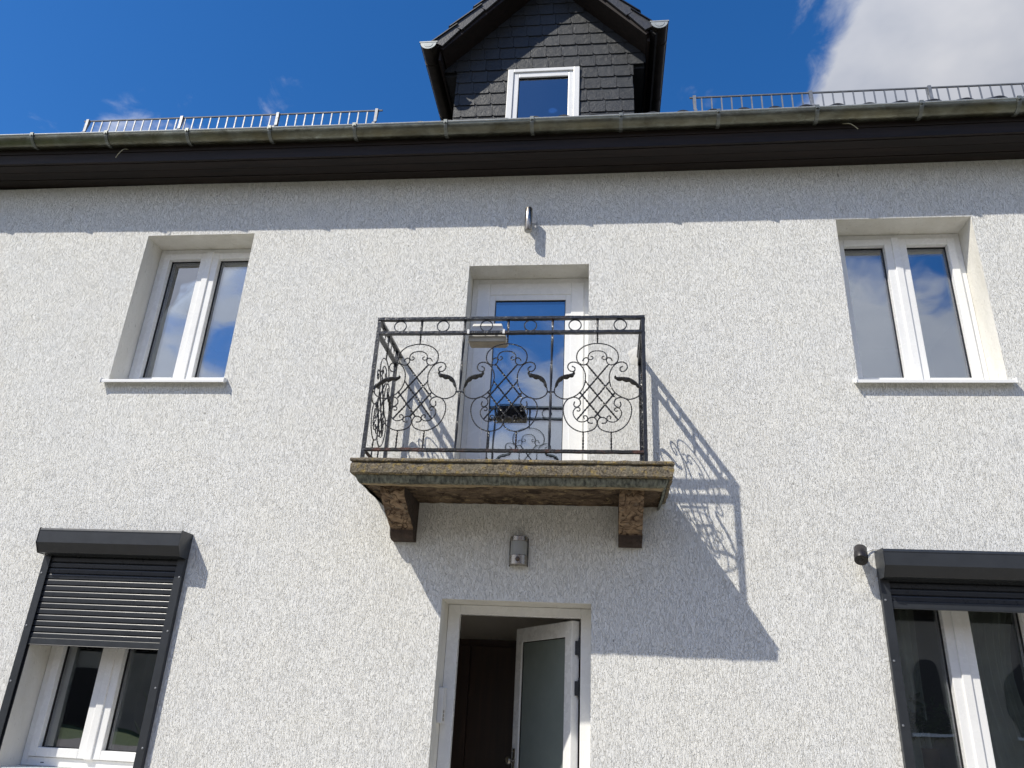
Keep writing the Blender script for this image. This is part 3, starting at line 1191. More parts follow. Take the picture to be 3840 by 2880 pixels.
nsl = 0
for r in range(0, 13):
    zb = 5.147 + .15 * r
    x = -2.0 + (r * -.025) % SW
    ctr = zb + .07
    while x < .7:
        poly = [(x + px, zb + pz) for px, pz in base_sl]
        pieces = []
        if zb + .05 < 6.02:
            pieces.append(clip(clip(poly, 1, 0, -.957), -1, 0, 1.485))
            pieces.append(clip(clip(poly, 1, 0, .305), -1, 0, .222))
        else:
            p = clip(clip(poly, 1, 0, .426), -1, 0, 1.63)
            p = clip(p, SLP, 1, AZ + SLP * AX - .004) if p else p
            p = clip(p, -SLP, 1, AZ - SLP * AX - .004) if p else p
            if zb < 6.04 and p:
                p = clip(p, 0, -1, -6.035)
            pieces.append(p)
        for p in pieces:
            if len(p) < 3:
                continue
            ar = abs(sum(p[i][0] * p[(i + 1) % len(p)][1] - p[(i + 1) % len(p)][0] * p[i][1] for i in range(len(p)))) / 2
            if ar < .0012:
                continue
            off = (x, YD + random.uniform(-.0015, .0015), zb)
            rot = (random.uniform(-.012, .004), random.uniform(-.003, .003), random.uniform(-.008, .008))
            loc = [(a - x, b - zb) for a, b in p]
            if len(p) == 5 and ar > (SW * (SH + .045)) * .985:
                if full_slate is None:
                    full_slate = slate_mesh(base_sl).build('slate', 'slate', dor, off=off)
                else:
                    copy_piece(full_slate, 'slate', dor, off, rot)
            else:
                o = slate_mesh(loc).build('slate', 'slate', dor, off=off)
            nsl += 1
        x += SW

# dormer window
f = MB()
ring_frame(f, -.952, -.228, 5.16, 6.030, .058, .058, .06, .040, YD - .040, YD + .06)
dw = f.build('window', 'upvc', dor, bevel=.004)
f = MB()
ring_frame(f, -.892, -.288, 5.22, 5.988, .052, .052, .06, .058, YD - .026, YD + .055)
f.build('sash', 'upvc', dw, bevel=.005)
f = MB()
ring_frame(f, -.842, -.338, 5.276, 5.934, .007, .007, .007, .007, YD - .010, YD + .03)
f.build('seal', 'seal', dw)
f = MB()
f.box(-.843, -.337, YD, YD + .024, 5.275, 5.935)
f.build('pane', 'glass', dw)

# dormer roof sheets, barge boards and verge tiles
L_ = 1.62
cosr, sinr = 1 / math.hypot(1, SLP), SLP / math.hypot(1, SLP)
for s in (-1, 1):
    ex = (-1.655 if s < 0 else .475)
    ez = roof_under(ex)
    m = MB()
    nrm = Vector((s * sinr, 0, cosr))
    A = Vector((AX, 0, AZ)) + nrm * .05
    E_ = Vector((ex, 0, ez)) + nrm * .05
    p = []
    for th in (0, .05):
        for y in (YF + .012, 3.4):
            for q in (A, E_):
                v = q + nrm * th
                p.append((v.x, y, v.z))
    m.add(p, [(0, 1, 3, 2), (4, 6, 7, 5), (0, 4, 5, 1), (2, 3, 7, 6), (0, 2, 6, 4), (1, 5, 7, 3)])
    m.build('roof', 'roof_tile', dor)
    # soffit between barge board and slated face, barge board
    m = MB()
    sx_ = -1.60 if s < 0 else .43
    Ab, Eb = Vector((AX, 0, AZ)), Vector((sx_, 0, roof_under(sx_)))
    p = []
    for th in (0.001, .024):
        for y in (YF + .04, YB + .02):
            for q in (Ab, Eb):
                v = q + nrm * th
                p.append((v.x, y, v.z))
    m.add(p, [(0, 1, 3, 2), (4, 6, 7, 5), (0, 4, 5, 1), (2, 3, 7, 6), (0, 2, 6, 4), (1, 5, 7, 3)])
    m.build('soffit_board', 'board', dor)
    m = MB()
    p = []
    for y in (YF + .014, YF + .036):
        for q, th in ((Ab, -.012), (Eb, -.012), (Eb, .028), (Ab, .028)):
            v = q + nrm * th
            p.append((v.x, y, v.z))
    m.add(p, [(0, 1, 2, 3), (4, 7, 6, 5), (0, 4, 5, 1), (1, 5, 6, 2), (2, 6, 7, 3), (3, 7, 4, 0)])
    m.build('barge_board', 'board', dor)
    # verge tiles: u runs up the slope from the eave, each tile cocked so its lower end stands proud
    du = Vector((-s * cosr, 0, sinr))
    U0 = Vector((ex, 0, ez)) + nrm * .045
    TL, GA = .40, .347
    for kq in range(0, 5):
        o_ = U0 + du * (kq * GA)
        m = MB()

        def P(u, v, y):
            q = o_ + du * u + nrm * (v + (1 - u / TL) * .034)
            return (q.x, y, q.z)
        # roll on top of the verge
        n = 8
        a_ = []
        for u in (-.02, TL):
            for i in range(n + 1):
                an = math.pi * i / n
                a_.append(P(u, .048 + .040 * math.sin(an), YF + .045 - .075 * math.cos(an)))
        k = n + 1
        m.add(a_, [(i, i + 1, k + i + 1, k + i) for i in range(n)] + [tuple(range(k))[::-1], tuple(range(k, 2 * k))])
        # flat part running back over the roof
        m.add([P(-.02, .05, YF + .11), P(TL, .05, YF + .11), P(TL, .05, YF + .36), P(-.02, .05, YF + .36), P(-.02, .068, YF + .11), P(TL, .068, YF + .11), P(TL, .068, YF + .36), P(-.02, .068, YF + .36)],
              [(0, 1, 2, 3), (4, 7, 6, 5), (0, 4, 5, 1), (1, 5, 6, 2), (2, 6, 7, 3), (3, 7, 4, 0)])
        vt = m.build('verge_tile', 'roof_tile', dor, smooth=True)
        # hanging flap with a slanted lower edge
        m = MB()
        u0 = .10 if kq == 0 else .03
        fl = [(u0 - .025, .055), (TL - .04, .055), (TL - .04, -.022), (u0, -.062)]
        m.add([P(u, v, YF - .014) for u, v in fl] + [P(u, v, YF + .006) for u, v in fl], [(0, 1, 2, 3), (4, 7, 6, 5), (0, 4, 5, 1), (1, 5, 6, 2), (2, 6, 7, 3), (3, 7, 4, 0)])
        m.build('flap', 'verge_grey', vt)

# dormer side gutters
for gx, gz in ((-1.727, 6.128), (.548, 6.245)):
    r0 = .079
    GF = YF - .035
    prf = [(gx - r0 * math.cos(math.pi * i / 16), gz - r0 * math.sin(math.pi * i / 16)) for i in range(17)]
    prf += [(gx + (r0 - .003) * math.cos(math.pi * i / 16), gz - (r0 - .003) * math.sin(math.pi * i / 16)) for i in range(17)]
    m = MB()
    m.ext_y(prf, GF - .01, 2.9)
    gg = m.build('gutter', 'zinc_dark', dor, smooth=True)
    m = MB()
    m.ext_y([(gx - (r0 + .002) * math.cos(math.pi * i / 16), gz - (r0 + .002) * math.sin(math.pi * i / 16)) for i in range(17)], GF - .016, GF - .010)
    m.box(gx - r0 - .012, gx + r0 + .012, GF - .019, GF - .005, gz + .0005, gz + .014)
    m.ext_y([(gx - .048 * math.cos(math.pi * i / 12), gz - .012 - .048 * math.sin(math.pi * i / 12)) for i in range(13)], GF - .019, GF - .0165)
    m.build('end_cap', 'zinc_new', gg)
    so = -1 if gx < -1 else 1
    m = MB()
    m.tube([(gx + so * r0, GF - .01, gz), (gx + so * r0, 2.9, gz)], .010, 8)
    m.build('bead', 'zinc_dark', gg, True)
    for by in (.0, .75, 1.5):
        m = MB()
        pr = [(gx - (r0 + .006) * math.cos(math.pi * i / 14), gz - (r0 + .006) * math.sin(math.pi * i / 14)) for i in range(15)]
        pr += [(gx + (r0 + .002) * math.cos(math.pi * i / 14), gz - (r0 + .002) * math.sin(math.pi * i / 14)) for i in range(15)]
        m.ext_y(pr, by - .014, by + .014)
        m.build('bracket', 'zinc_dark', gg)
    # board behind the gutter
    m = MB()
    bx = gx - so * (r0 + .022)
    m.box(bx - .011, bx + .011, YF + .06, 2.8, gz - .13, gz + .04)
    m.build('fascia_board', 'board', gg)

# ------------------------------------------------------------------ roller shutters
def shutter(x0, x1, zbar, label):
    t = thing('roller_shutter', ((x0 + x1) / 2, 0, -.52), label, 'roller shutter', 'anthracite roller shutters')
    m = MB()
    m.ext_x([(0.001, 1.198), (-.172, 1.192), (-.176, 1.176), (-.176, 1.078), (-.128, 1.006), (0.001, 1.006)], x0 + .003, x1 - .003)
    m.build('shutter_box', 'anthracite', t, bevel=.004)
    for s in (0, 1):
        a = x0 if s == 0 else x1 - .003
        m = MB()
        m.ext_x([(0.001, 1.202), (-.176, 1.196), (-.180, 1.176), (-.180, 1.076), (-.131, 1.002), (0.001, 1.002)], a, a + .003)
        m.build('end_plate', 'anthracite', t)
    m = MB()
    m.box(x0 + .004, x1 - .004, -.1785, -.1762, 1.170, 1.1735)
    m.build('box_trim', 'anthracite', t)
    for s in (0, 1):
        a, b = (x0, x0 + .062) if s == 0 else (x1 - .062, x1)
        ga, gb = (b - .004, b - .001) if s == 0 else (a + .001, a + .004)
        m = MB()
        # U channel: face plate, outer wall, back plate
        m.box(a, b, -.042, -.036, -.54, 1.000)
        if s == 0:
            m.box(a, a + .030, -.036, 0.0005, -.54, 1.000)
        else:
            m.box(b - .030, b, -.036, 0.0005, -.54, 1.000)
        m.box(a + .031, b - .001 if s == 0 else b - .031, -.008, .0, -.54, 1.000) if s == 0 else m.box(a + .001, b - .031, -.008, .0, -.54, 1.000)
        gr = m.build('guide_rail', 'anthracite', t, bevel=.002)
        for zz in (.86, .46, .06, -.34):
            m = MB()
            xx = (a + b) / 2 + (.012 if s else -.012)
            m.tube([(xx, -.0418, zz), (xx, -.045, zz), (xx, -.0465, zz)], [.008, .0075, .004], 10)
            m.build('screw', 'galvanised', gr, True)
    # curtain of slats
    pitch = .0445
    sl = MB()
    pr = []
    hh = pitch - .004
    for i in range(9):
        a = i / 8
        pr.append((-.0255 + (.0012 * (1 - a) if a < .7 else .010 * ((a - .7) / .3) ** 1.8), a * hh))
    pr += [(-.0135, hh), (-.0135, 0)]
    sl.ext_x(pr, 0, (x1 - x0) - .072)
    lip = MB()
    z = zbar + .048
    src = None
    while z < 1.02:
        if src is None:
            src = sl.build('slat', 'anthracite_slat', t, smooth=True, off=(x0 + .036, 0, z))
        else:
            copy_piece(src, 'slat', t, (x0 + .036, random.uniform(-.0006, .0006), z), (random.uniform(-.012, .012), 0, 0))
        z += pitch
    m = MB()
    m.box(x0 + .037, x1 - .037, -.0125, -.0105, zbar + .02, 1.02)
    m.build('slat_link', 'black_plastic', t)
    m = MB()
    m.box(x0 + .036, x1 - .036, -.028, -.012, zbar, zbar + .046)
    m.box(x0 + .036, x1 - .036, -.031, -.009, zbar - .006, zbar - .0002)
    m.build('bottom_bar', 'anthracite', t, bevel=.003)
    return t


shutter(-4.432, -3.236, .330, 'half lowered dark grey roller shutter left of the entrance')
shutter(1.942, 3.142, .812, 'nearly raised dark grey roller shutter right of the entrance')

# ------------------------------------------------------------------ balcony slab and corbels
BX0, BX1 = -1.790, .490
balc = thing('balcony', (-.65, -.35, 1.20), 'weathered sandstone balcony slab on two carved corbels', 'balcony')
BD = .700


def perim(inset):
    """left side from wall, front, right side back to wall"""
    a, b, d = BX0 + inset, BX1 - inset, BD - inset
    pts = []
    n = 22
    for i in range(n):
        pts.append((a, -d * i / n, -1, 0))
    n = 76
    for i in range(n):
        pts.append((a + (b - a) * i / n, -d, 0, -1))
    n = 22
    for i in range(n + 1):
        pts.append((b, -d + d * i / n, 1, 0))
    return pts


def slab_loft(levels, name, mat, amp, close_top=False, close_bot=False, seed=0):
    m = MB()
    rings = []
    for (ins, z) in levels:
        ring = []
        for (x, y, nx_, ny_) in perim(ins):
            nz = noise.noise(Vector((x * 9 + seed, y * 9, z * 14)))
            n2 = noise.noise(Vector((x * 30 + seed, y * 30, z * 40)))
            d = amp * (nz + .6 * n2)
            if y > -.01:
                d = 0
            ring.append((x + nx_ * d, y + ny_ * d, z + amp * .5 * n2))
        rings.append(ring)
    k = len(rings[0])
    m.add([p for r in rings for p in r], [(i * k + j, i * k + j + 1, (i + 1) * k + j + 1, (i + 1) * k + j) for i in range(len(rings) - 1) for j in range(k - 1)])
    if close_top:
        m.add(rings[-1], [tuple(range(k))])
    if close_bot:
        m.add(rings[0], [tuple(range(k))[::-1]])
    return m.build(name, mat, balc, smooth=True)


slab_loft([(.020, 1.6135), (.004, 1.615), (0, 1.619), (0, 1.625), (.0, 1.632), (.005, 1.639), (.014, 1.642)], 'slab_edge', 'stone', .0065, True, True)
slab_loft([(.035, 1.524), (.018, 1.527), (.010, 1.533), (.009, 1.545), (.008, 1.562), (.007, 1.580), (.009, 1.597), (.016, 1.609), (.03, 1.6125)], 'slab', 'stone', .0075, True, False, 5)
slab_loft([(.075, 1.470), (.066, 1.474), (.058, 1.482), (.052, 1.495), (.045, 1.510), (.040, 1.522), (.042, 1.5235)], 'lower_moulding', 'stone_grey', .007, True, False, 9)
# underside: a raised outer border, the middle flaked away deeper
m = MB()
nx_, ny_ = 150, 60
vv = []
deep = []
xa, xb = BX0 + .072, BX1 - .072
for j in range(ny_ + 1):
    y = -(BD - .072) * (1 - j / ny_)
    for i in range(nx_ + 1):
        x = xa + (xb - xa) * i / nx_
        edge = .085 + .055 * noise.noise(Vector((x * 3.1, 2.2, 0))) + .02 * noise.noise(Vector((x * 11, 1, 4)))
        t = (y + (BD - .072)) - edge
        st = 1 / (1 + math.exp(-t / .008))
        t2 = t - .20 - .05 * noise.noise(Vector((x * 4, 9, 1)))
        st2 = 1 / (1 + math.exp(-t2 / .015))
        z = 1.471 + .020 * st + .006 * st2 + .005 * noise.noise(Vector((x * 14, y * 26, 3))) * (0.3 + st)
        vv.append((x, min(y, .01), z))
        deep.append(st)
k = nx_ + 1
quads = [(j * k + i, j * k + i + 1, (j + 1) * k + i + 1, (j + 1) * k + i) for j in range(ny_) for i in range(nx_)]
m.add(vv, quads)
m.mi = [1 if sum(deep[q] for q in f) < 2 else 0 for f in quads]
m.build('underside', ['stone_flake', 'stone_tan'], balc, smooth=True)


def corbel(x0, x1, seed):
    # profile (depth, z) from wall foot round to the slab
    prof = [(0, 1.185), (.045, 1.188), (.085, 1.196), (.115, 1.212), (.130, 1.232), (.134, 1.252), (.128, 1.262), (.150, 1.276), (.180, 1.285), (.235, 1.305), (.300, 1.334), (.365, 1.366),
            (.425, 1.398), (.470, 1.424), (.492, 1.440), (.500, 1.458), (.500, 1.476), (.500, 1.494)]
    fine = []
    for (a, b) in zip(prof, prof[1:]):
        L = math.hypot(b[0] - a[0], b[1] - a[1])
        n = max(1, int(L / .012))
        for i in range(n):
            fine.append((a[0] + (b[0] - a[0]) * i / n, a[1] + (b[1] - a[1]) * i / n))
    fine.append(prof[-1])
    m = MB()
    nxx = 14
    vv = []
    for q, (d, z) in enumerate(fine):
        for i in range(nxx + 1):
            u = i / nxx
            x = x0 + (x1 - x0) * u
            er = 1.0 if z > 1.262 else .25
            nn_ = noise.noise(Vector((x * 16 + seed, d * 15, z * 15))) * .010 + noise.noise(Vector((x * 40 + seed, d * 40, z * 40))) * .007
            # shallow carved channels on the sloping front
            ch = -.007 * max(0, math.cos((u - .5) * 2 * math.pi * 1.5)) if 1.275 < z < 1.42 else 0
            rounde = -.010 * (abs(u - .5) * 2) ** 6 * er
            dd = d + (nn_ * er + ch + rounde) * (1 if d > .02 else 0)
            zz = z + (-nn_ * er * .5) * (1 if d > .02 else 0)
            vv.append((x + .004 * noise.noise(Vector((seed, d * 20, z * 20))) * (1 if i in (0, nxx) else 0), -max(dd, 0), zz))
    k = nxx + 1
    ncut = max(a for a in range(len(fine)) if fine[a][1] < 1.262)
    m.cur = 1
    m.add(vv[:(ncut + 1) * k], [(a * k + i, a * k + i + 1, (a + 1) * k + i + 1, (a + 1) * k + i) for a in range(ncut) for i in range(nxx)])
    m.cur = 0
    m.add(vv, [(a * k + i, a * k + i + 1, (a + 1) * k + i + 1, (a + 1) * k + i) for a in range(ncut, len(fine) - 1) for i in range(nxx)])
    m.cur = 1
    # sides
    for i in (0, nxx):
        idx = [a * k + i for a in range(len(fine))]
        pts = [vv[j] for j in idx] + [(vv[i][0], 0, 1.494)]
        m.add(pts, [tuple(range(len(pts)))])
    return m.build('corbel', ['stone_corbel', 'stone_dark'], balc, smooth=True)


corbel(-1.602, -1.424, 1.3)
corbel(.119, .292, 7.9)

# ------------------------------------------------------------------ wrought iron railing
RX0, RX1 = -1.710, .300
RYF = -.670
ZB = 1.710
rail = thing('balcony_railing', (-.7, -.4, 1.642), 'black wrought iron balcony railing with scrolls, rings and leaves', 'railing')
S_TOP = [(0, .841), (-.044, .837), (-.097, .818), (-.136, .783), (-.151, .746), (-.148, .702), (-.128, .677), (-.101, .667), (-.079, .674), (-.066, .695), (-.068, .717), (-.082, .725), (-.099, .717), (-.108, .698)]
S_INN = [(0, .781), (-.037, .775), (-.06, .757), (-.068, .731), (-.062, .713), (-.046, .709), (-.033, .72), (-.036, .733), (-.05, .736)]
S_SIDE = [(-.185, .657), (-.165, .644), (-.165, .622), (-.183, .614), (-.206, .626), (-.216, .651), (-.207, .677), (-.181, .69), (-.148, .684), (-.114, .655), (-.091, .608), (-.086, .565), (-.093, .508), (-.118, .458), (-.15, .427), (-.192, .404), (-.234, .397), (-.273, .409), (-.3, .43), (-.309, .458), (-.304, .49)]
S_BOT = [(-.161, .376), (-.167, .353), (-.157, .336), (-.136, .338), (-.12, .36), (-.125, .388), (-.147, .406), (-.176, .41), (-.208, .396), (-.233, .363), (-.242, .318), (-.234, .263), (-.208, .208), (-.165, .168), (-.114, .147), (-.07, .149), (-.026, .166), (-.004, .196), (-.004, .23), (-.02, .254), (-.046, .255), (-.066, .24), (-.065, .22), (-.049, .212), (-.03, .213)]
S_BIN = [(-.145, .308), (-.129, .304), (-.122, .319), (-.133, .331), (-.155, .326), (-.171, .298), (-.164, .263), (-.135, .229), (-.103, .222), (-.074, .233), (-.068, .254), (-.081, .269), (-.096, .263), (-.09, .243)]
LEAF = [(-.304, .485), (-.297, .515), (-.275, .553), (-.240, .573), (-.203, .581), (-.180, .590), (-.167, .603), (-.176, .614)]
LEAF_FLAT = [(-.304, .485), (-.294, .500), (-.272, .524), (-.238, .546), (-.202, .556), (-.163, .558), (-.138, .561), (-.124, .569), (-.134, .577)]
LAT = [((-.080, .671), (.128, .403)), ((-.086, .534), (.143, .241)), ((-.127, .450), (.021, .256))]
WIRE = .0052


def motif_meshes(sx):
    """meshes of one ornament, width scaled by sx"""
    out = []

    def curve(pts2, r, mirror, y=0.0):
        s = -1 if mirror else 1
        pts = catmull([(s * a * sx, y, b) for a, b in pts2], 5)
        mm = MB()
        mm.tube(pts, r, 4, twist=90)
        return mm
    full = [(a, b) for a, b in S_TOP][::-1] + [(-a, b) for a, b in S_TOP[1:]]
    out.append(('scroll', curve(full, WIRE, False)))
    full = [(a, b) for a, b in S_INN][::-1] + [(-a, b) for a, b in S_INN[1:]]
    out.append(('scroll', curve(full, WIRE * .92, False, .0005)))
    for mi in (0, 1):
        out.append(('scroll', curve(S_SIDE, WIRE, mi, .001)))
        out.append(('scroll', curve(S_BOT, WIRE, mi, -.001)))
        out.append(('scroll', curve(S_BIN, WIRE * .92, mi, .0005)))
        s = -1 if mi else 1
        for q, (a, b) in enumerate(LAT):
            mm = MB()
            n = 16
            yy = .004 if mi else -.004
            mm.tube([(s * (a[0] + (b[0] - a[0]) * i / n) * sx, yy, a[1] + (b[1] - a[1]) * i / n) for i in range(n + 1)], .0076, 4, twist=60)
            out.append(('lattice_bar', mm))
        mm = MB()
        mm.tube([(s * .098 * -1 * sx, 0, .148 - .135 * i / 6) for i in range(7)], .0076, 4, twist=60)
        out.append(('baluster', mm))
    mm = MB()
    mm.tube([(0, 0, .842 + .08 * i / 4) for i in range(5)], .0076, 4, twist=60)
    out.append(('baluster', mm))
    return out


def leaf_mesh(pts2, s, sx):
    """acanthus leaf: ridged plate with a lobed lower edge"""
    sp = catmull([(s * a * sx, 0, b) for a, b in pts2], 5)
    n = len(sp)
    fr, bk = [], []
    for i, p in enumerate(sp):
        t = i / (n - 1)
        d = (sp[min(i + 1, n - 1)] - sp[max(i - 1, 0)]).normalized()
        nn_ = Vector((-d.z, 0, d.x)) * s
        wu = .003 + .006 * math.sin(math.pi * min(1, t * 1.05)) ** .7
        lob = abs(math.sin(t * math.pi * 5.2))
        wl = .003 + (.024 * math.sin(math.pi * min(1, t / .86)) ** .6 if t < .86 else 0) * (.55 + .45 * lob)
        if t > .88:
            wu = wl = .0065
        cup = .010 * math.sin(math.pi * t)
        fr.append([p + nn_ * wu + Vector((0, -.002 - cup, 0)), p + Vector((0, -.010 - cup, 0)), p - nn_ * wl * .5 + Vector((0, -.004 - cup - .005 * lob, 0)), p - nn_ * wl + Vector((0, -.001 - cup * .3, 0))])
        bk.append([q + Vector((0, .004, 0)) for q in fr[-1]])
    mm = MB()
    allv = [q for rr in fr for q in rr] + [q for rr in bk for q in rr]
    o4 = 4 * n
    ff = []
    for i in range(n - 1):
        for j in range(3):
            a = i * 4 + j
            ff.append((a, a + 1, a + 5, a + 4))
            ff.append((o4 + a, o4 + a + 4, o4 + a + 5, o4 + a + 1))
        ff.append((i * 4, i * 4 + 4, o4 + i * 4 + 4, o4 + i * 4))
        ff.append((i * 4 + 3, o4 + i * 4 + 3, o4 + i * 4 + 7, i * 4 + 7))
    ff.append((0, o4, o4 + 1, o4 + 2, o4 + 3, 3, 2, 1))
    e = (n - 1) * 4
    ff.append((e, e + 1, e + 2, e + 3, o4 + e + 3, o4 + e + 2, o4 + e + 1, o4 + e))
    mm.add(allv, ff)
    return mm


def put_motifs(mots, sx, places):
    protos = []
    for name, mm in mots:
        objs = None
        for (off, rz) in places:
            if objs is None:
                objs = mm.build(name, 'iron', rail, smooth=(name == 'leaf'), off=off)
                if rz:
                    objs.rotation_euler = (0, 0, rz)
            else:
                copy_piece(objs, name, rail, off, (0, 0, rz))


MW = (RX1 - RX0) / 3
put_motifs(motif_meshes(1.0), 1.0, [((RX0 + MW * (i + .5), RYF, ZB), 0) for i in range(3)])
SYC = (RYF + -.115) / 2
put_motifs(motif_meshes(.80), .80, [((RX0, SYC, ZB), math.pi / 2), ((RX1, SYC, ZB), -math.pi / 2)])

LEAVES = [(LEAF_FLAT, 1, 1.0, [((RX0 + MW * .5, RYF, ZB), 0)]),
          (LEAF_FLAT, -1, 1.0, [((RX0 + MW * 2.5, RYF, ZB), 0)]),
          (LEAF, -1, 1.0, [((RX0 + MW * .5, RYF, ZB), 0), ((RX0 + MW * 1.5, RYF, ZB), 0)]),
          (LEAF, 1, 1.0, [((RX0 + MW * 1.5, RYF, ZB), 0), ((RX0 + MW * 2.5, RYF, ZB), 0)]),
          (LEAF_FLAT, 1, .8, [((RX0, SYC, ZB), math.pi / 2), ((RX1, SYC, ZB), -math.pi / 2)]),
          (LEAF, -1, .8, [((RX0, SYC, ZB), math.pi / 2), ((RX1, SYC, ZB), -math.pi / 2)])]
for pts2, sd_, sx_, spots in LEAVES:
    src = None
    for off, rz in spots:
        if src is None:
            src = leaf_mesh(pts2, sd_, sx_).build('leaf', 'iron_gloss', rail, smooth=True, off=off)
            src.rotation_euler = (0, 0, rz)
        else:
            copy_piece(src, 'leaf', rail, off, (0, 0, rz))


def hbar(name, a, b, w_, h_, mat='iron'):
    """hammered flat bar from a to b, w_ horizontal, h_ vertical"""
    a, b = Vector(a), Vector(b)
    n = max(2, int((b - a).length / .03))
    d = (b - a).normalized()
    sd = Vector((-d.y, d.x, 0))
    m = MB()
    rings = []
    for i in range(n + 1):
        p = a + (b - a) * (i / n)
        jx = random.uniform(-.0009, .0009)
        jz = random.uniform(-.0011, .0011)
        c = .0028
        cs = [(-w_ / 2 + c, -h_ / 2), (w_ / 2 - c, -h_ / 2), (w_ / 2, -h_ / 2 + c), (w_ / 2, h_ / 2 - c), (w_ / 2 - c, h_ / 2), (-w_ / 2 + c, h_ / 2), (-w_ / 2, h_ / 2 - c), (-w_ / 2, -h_ / 2 + c)]
        rings.append([p + sd * (u + jx) + Vector((0, 0, v + jz)) for u, v in cs])
    k = 8
    m.add([q for r in rings for q in r], [(i * k + j, i * k + (j + 1) % k, (i + 1) * k + (j + 1) % k, (i + 1) * k + j) for i in range(n) for j in range(k)] + [tuple(range(k))[::-1], tuple(range(n * k, n * k + k))])
    return m.build(name, mat, rail)


def vbar(name, x, y, z0, z1, s_, mat='iron', twist=0.0):
    m = MB()
    n = max(2, int((z1 - z0) / .025))
    m.tube([(x, y, z0 + (z1 - z0) * i / n) for i in range(n + 1)], [s_ * .7071 * random.uniform(.97, 1.03) for i in range(n + 1)], 4, twist=twist, upv=(0, 1, 0))
    return m.build(name, mat, rail)


# handrail, second rail and bottom rail on three sides
hbar('handrail', (RX0 - .013, RYF, 2.765), (RX1 + .013, RYF, 2.765), .036, .025)
hbar('rail', (RX0 + .011, RYF, 2.645), (RX1 - .011, RYF, 2.645), .036, .024)
hbar('bottom_rail', (RX0 + .011, RYF, ZB), (RX1 - .011, RYF, ZB), .024, .024, 'iron_rust')
for x in (RX0, RX1):
    hbar('handrail', (x, RYF + .018, 2.765), (x, .01, 2.765), .036, .025)
    hbar('rail', (x, RYF + .011, 2.645), (x, -.105, 2.645), .036, .024)
    hbar('bottom_rail', (x, RYF + .011, ZB), (x, -.105, ZB), .020, .020, 'iron_rust')
    vbar('post', x, RYF, 1.640, 2.7525, .026)
    vbar('post', x, -.115, 1.640, 2.7525, .026)
for i in (1, 2):
    vbar('divider_bar', RX0 + MW * i, RYF, ZB + .011, 2.636, .014, twist=55)
for i in range(1, 6):
    vbar('divider_bar', RX0 + MW * i / 2, RYF, 2.655, 2.754, .0135, twist=55)
for x in (RX0, RX1):
    vbar('divider_bar', x, SYC, 2.655, 2.754, .0135, twist=55)
# rings in the frieze
rg = MB()
rg.tube([(.046 * math.cos(2 * math.pi * i / 32), 0, .0455 * math.sin(2 * math.pi * i / 32)) for i in range(32)], .0056, 4, closed=True)
src = None
for i in range(6):
    off = (RX0 + MW * (i + .5) / 2, RYF, 2.7045)
    src = rg.build('ring', 'iron', rail, off=off) if src is None else copy_piece(src, 'ring', rail, off)
for x in (RX0, RX1):
    for q in (.25, .75):
        copy_piece(src, 'ring', rail, (x, RYF + (-.115 - RYF) * q, 2.7045), (0, 0, math.pi / 2))
# collars that clamp the side scrolls to the upright bars
cl = MB()
cl.box(-.030, .030, -.007, .007, -.005, .005)
src = None
for i in (1, 2):
    off = (RX0 + MW * i, RYF, ZB + .452)
    src = cl.build('collar', 'iron', rail, off=off) if src is None else copy_piece(src, 'collar', rail, off)
cl = MB()
cl.box(-.013, .013, -.006, .006, -.006, .006)
cl.build('collar', 'iron_rust', rail, off=(RX0 + .018, RYF, ZB + .452))
cl.build('collar', 'iron', rail, off=(RX1 - .018, RYF, ZB + .452))
# mortar round the rail ends let into the wall
for x in (RX0, RX1):
    m = MB()
    n = 22
    ring0 = [(x + .012 + (.105 + .04 * noise.noise(Vector((i * .9, x, 1)))) * math.cos(2 * math.pi * i / n), .0, 2.765 + (.088 + .035 * noise.noise(Vector((i * .7, x, 5)))) * math.sin(2 * math.pi * i / n)) for i in range(n)]
    ring1 = [(x + .012 + (a - x - .012) * .86, -.0035, 2.765 + (c - 2.765) * .86) for a, b, c in ring0]
    m.add(ring0 + ring1, [(i, (i + 1) % n, n + (i + 1) % n, n + i) for i in range(n)] + [tuple(range(n, 2 * n))])
    m.build('mortar_patch', 'reveal', house, smooth=True)

# small box clipped behind the second rail
bx_ = thing('hanging_box', (-.868, -.56, 2.590), 'white plastic box with sloped sides clipped behind the balcony railing', 'box')
m = MB()
ya, yb = -.640, -.525
lo = [(-1.012, ya, 2.592), (-.724, ya, 2.592), (-.716, yb, 2.600), (-1.018, yb, 2.600)]
md = [(-1.012, ya, 2.632), (-.724, ya, 2.632), (-.716, yb, 2.632), (-1.018, yb, 2.632)]
hi = [(-.985, ya + .02, 2.752), (-.765, ya + .02, 2.752), (-.762, yb - .02, 2.752), (-.988, yb - .02, 2.752)]
m.add(lo + md, [(0, 3, 2, 1), (4, 5, 6, 7)] + [(i, (i + 1) % 4, 4 + (i + 1) % 4, 4 + i) for i in range(4)])
m.build('tray', 'grey_plastic', bx_, bevel=.005)
m = MB()
md2 = [(a, b, c + .0015) for a, b, c in md]
m.add(md2 + hi, [(0, 3, 2, 1), (4, 5, 6, 7)] + [(i, (i + 1) % 4, 4 + (i + 1) % 4, 4 + i) for i in range(4)])
m.build('lid', 'white_plastic', bx_, bevel=.006)
m = MB()
m.box(-1.004, -.728, ya + .006, yb - .006, 2.586, 2.5915)
m.build('base_plate', 'brown_plastic', bx_, bevel=.002)  # shade under the box is put into this brownish colour
m = MB()
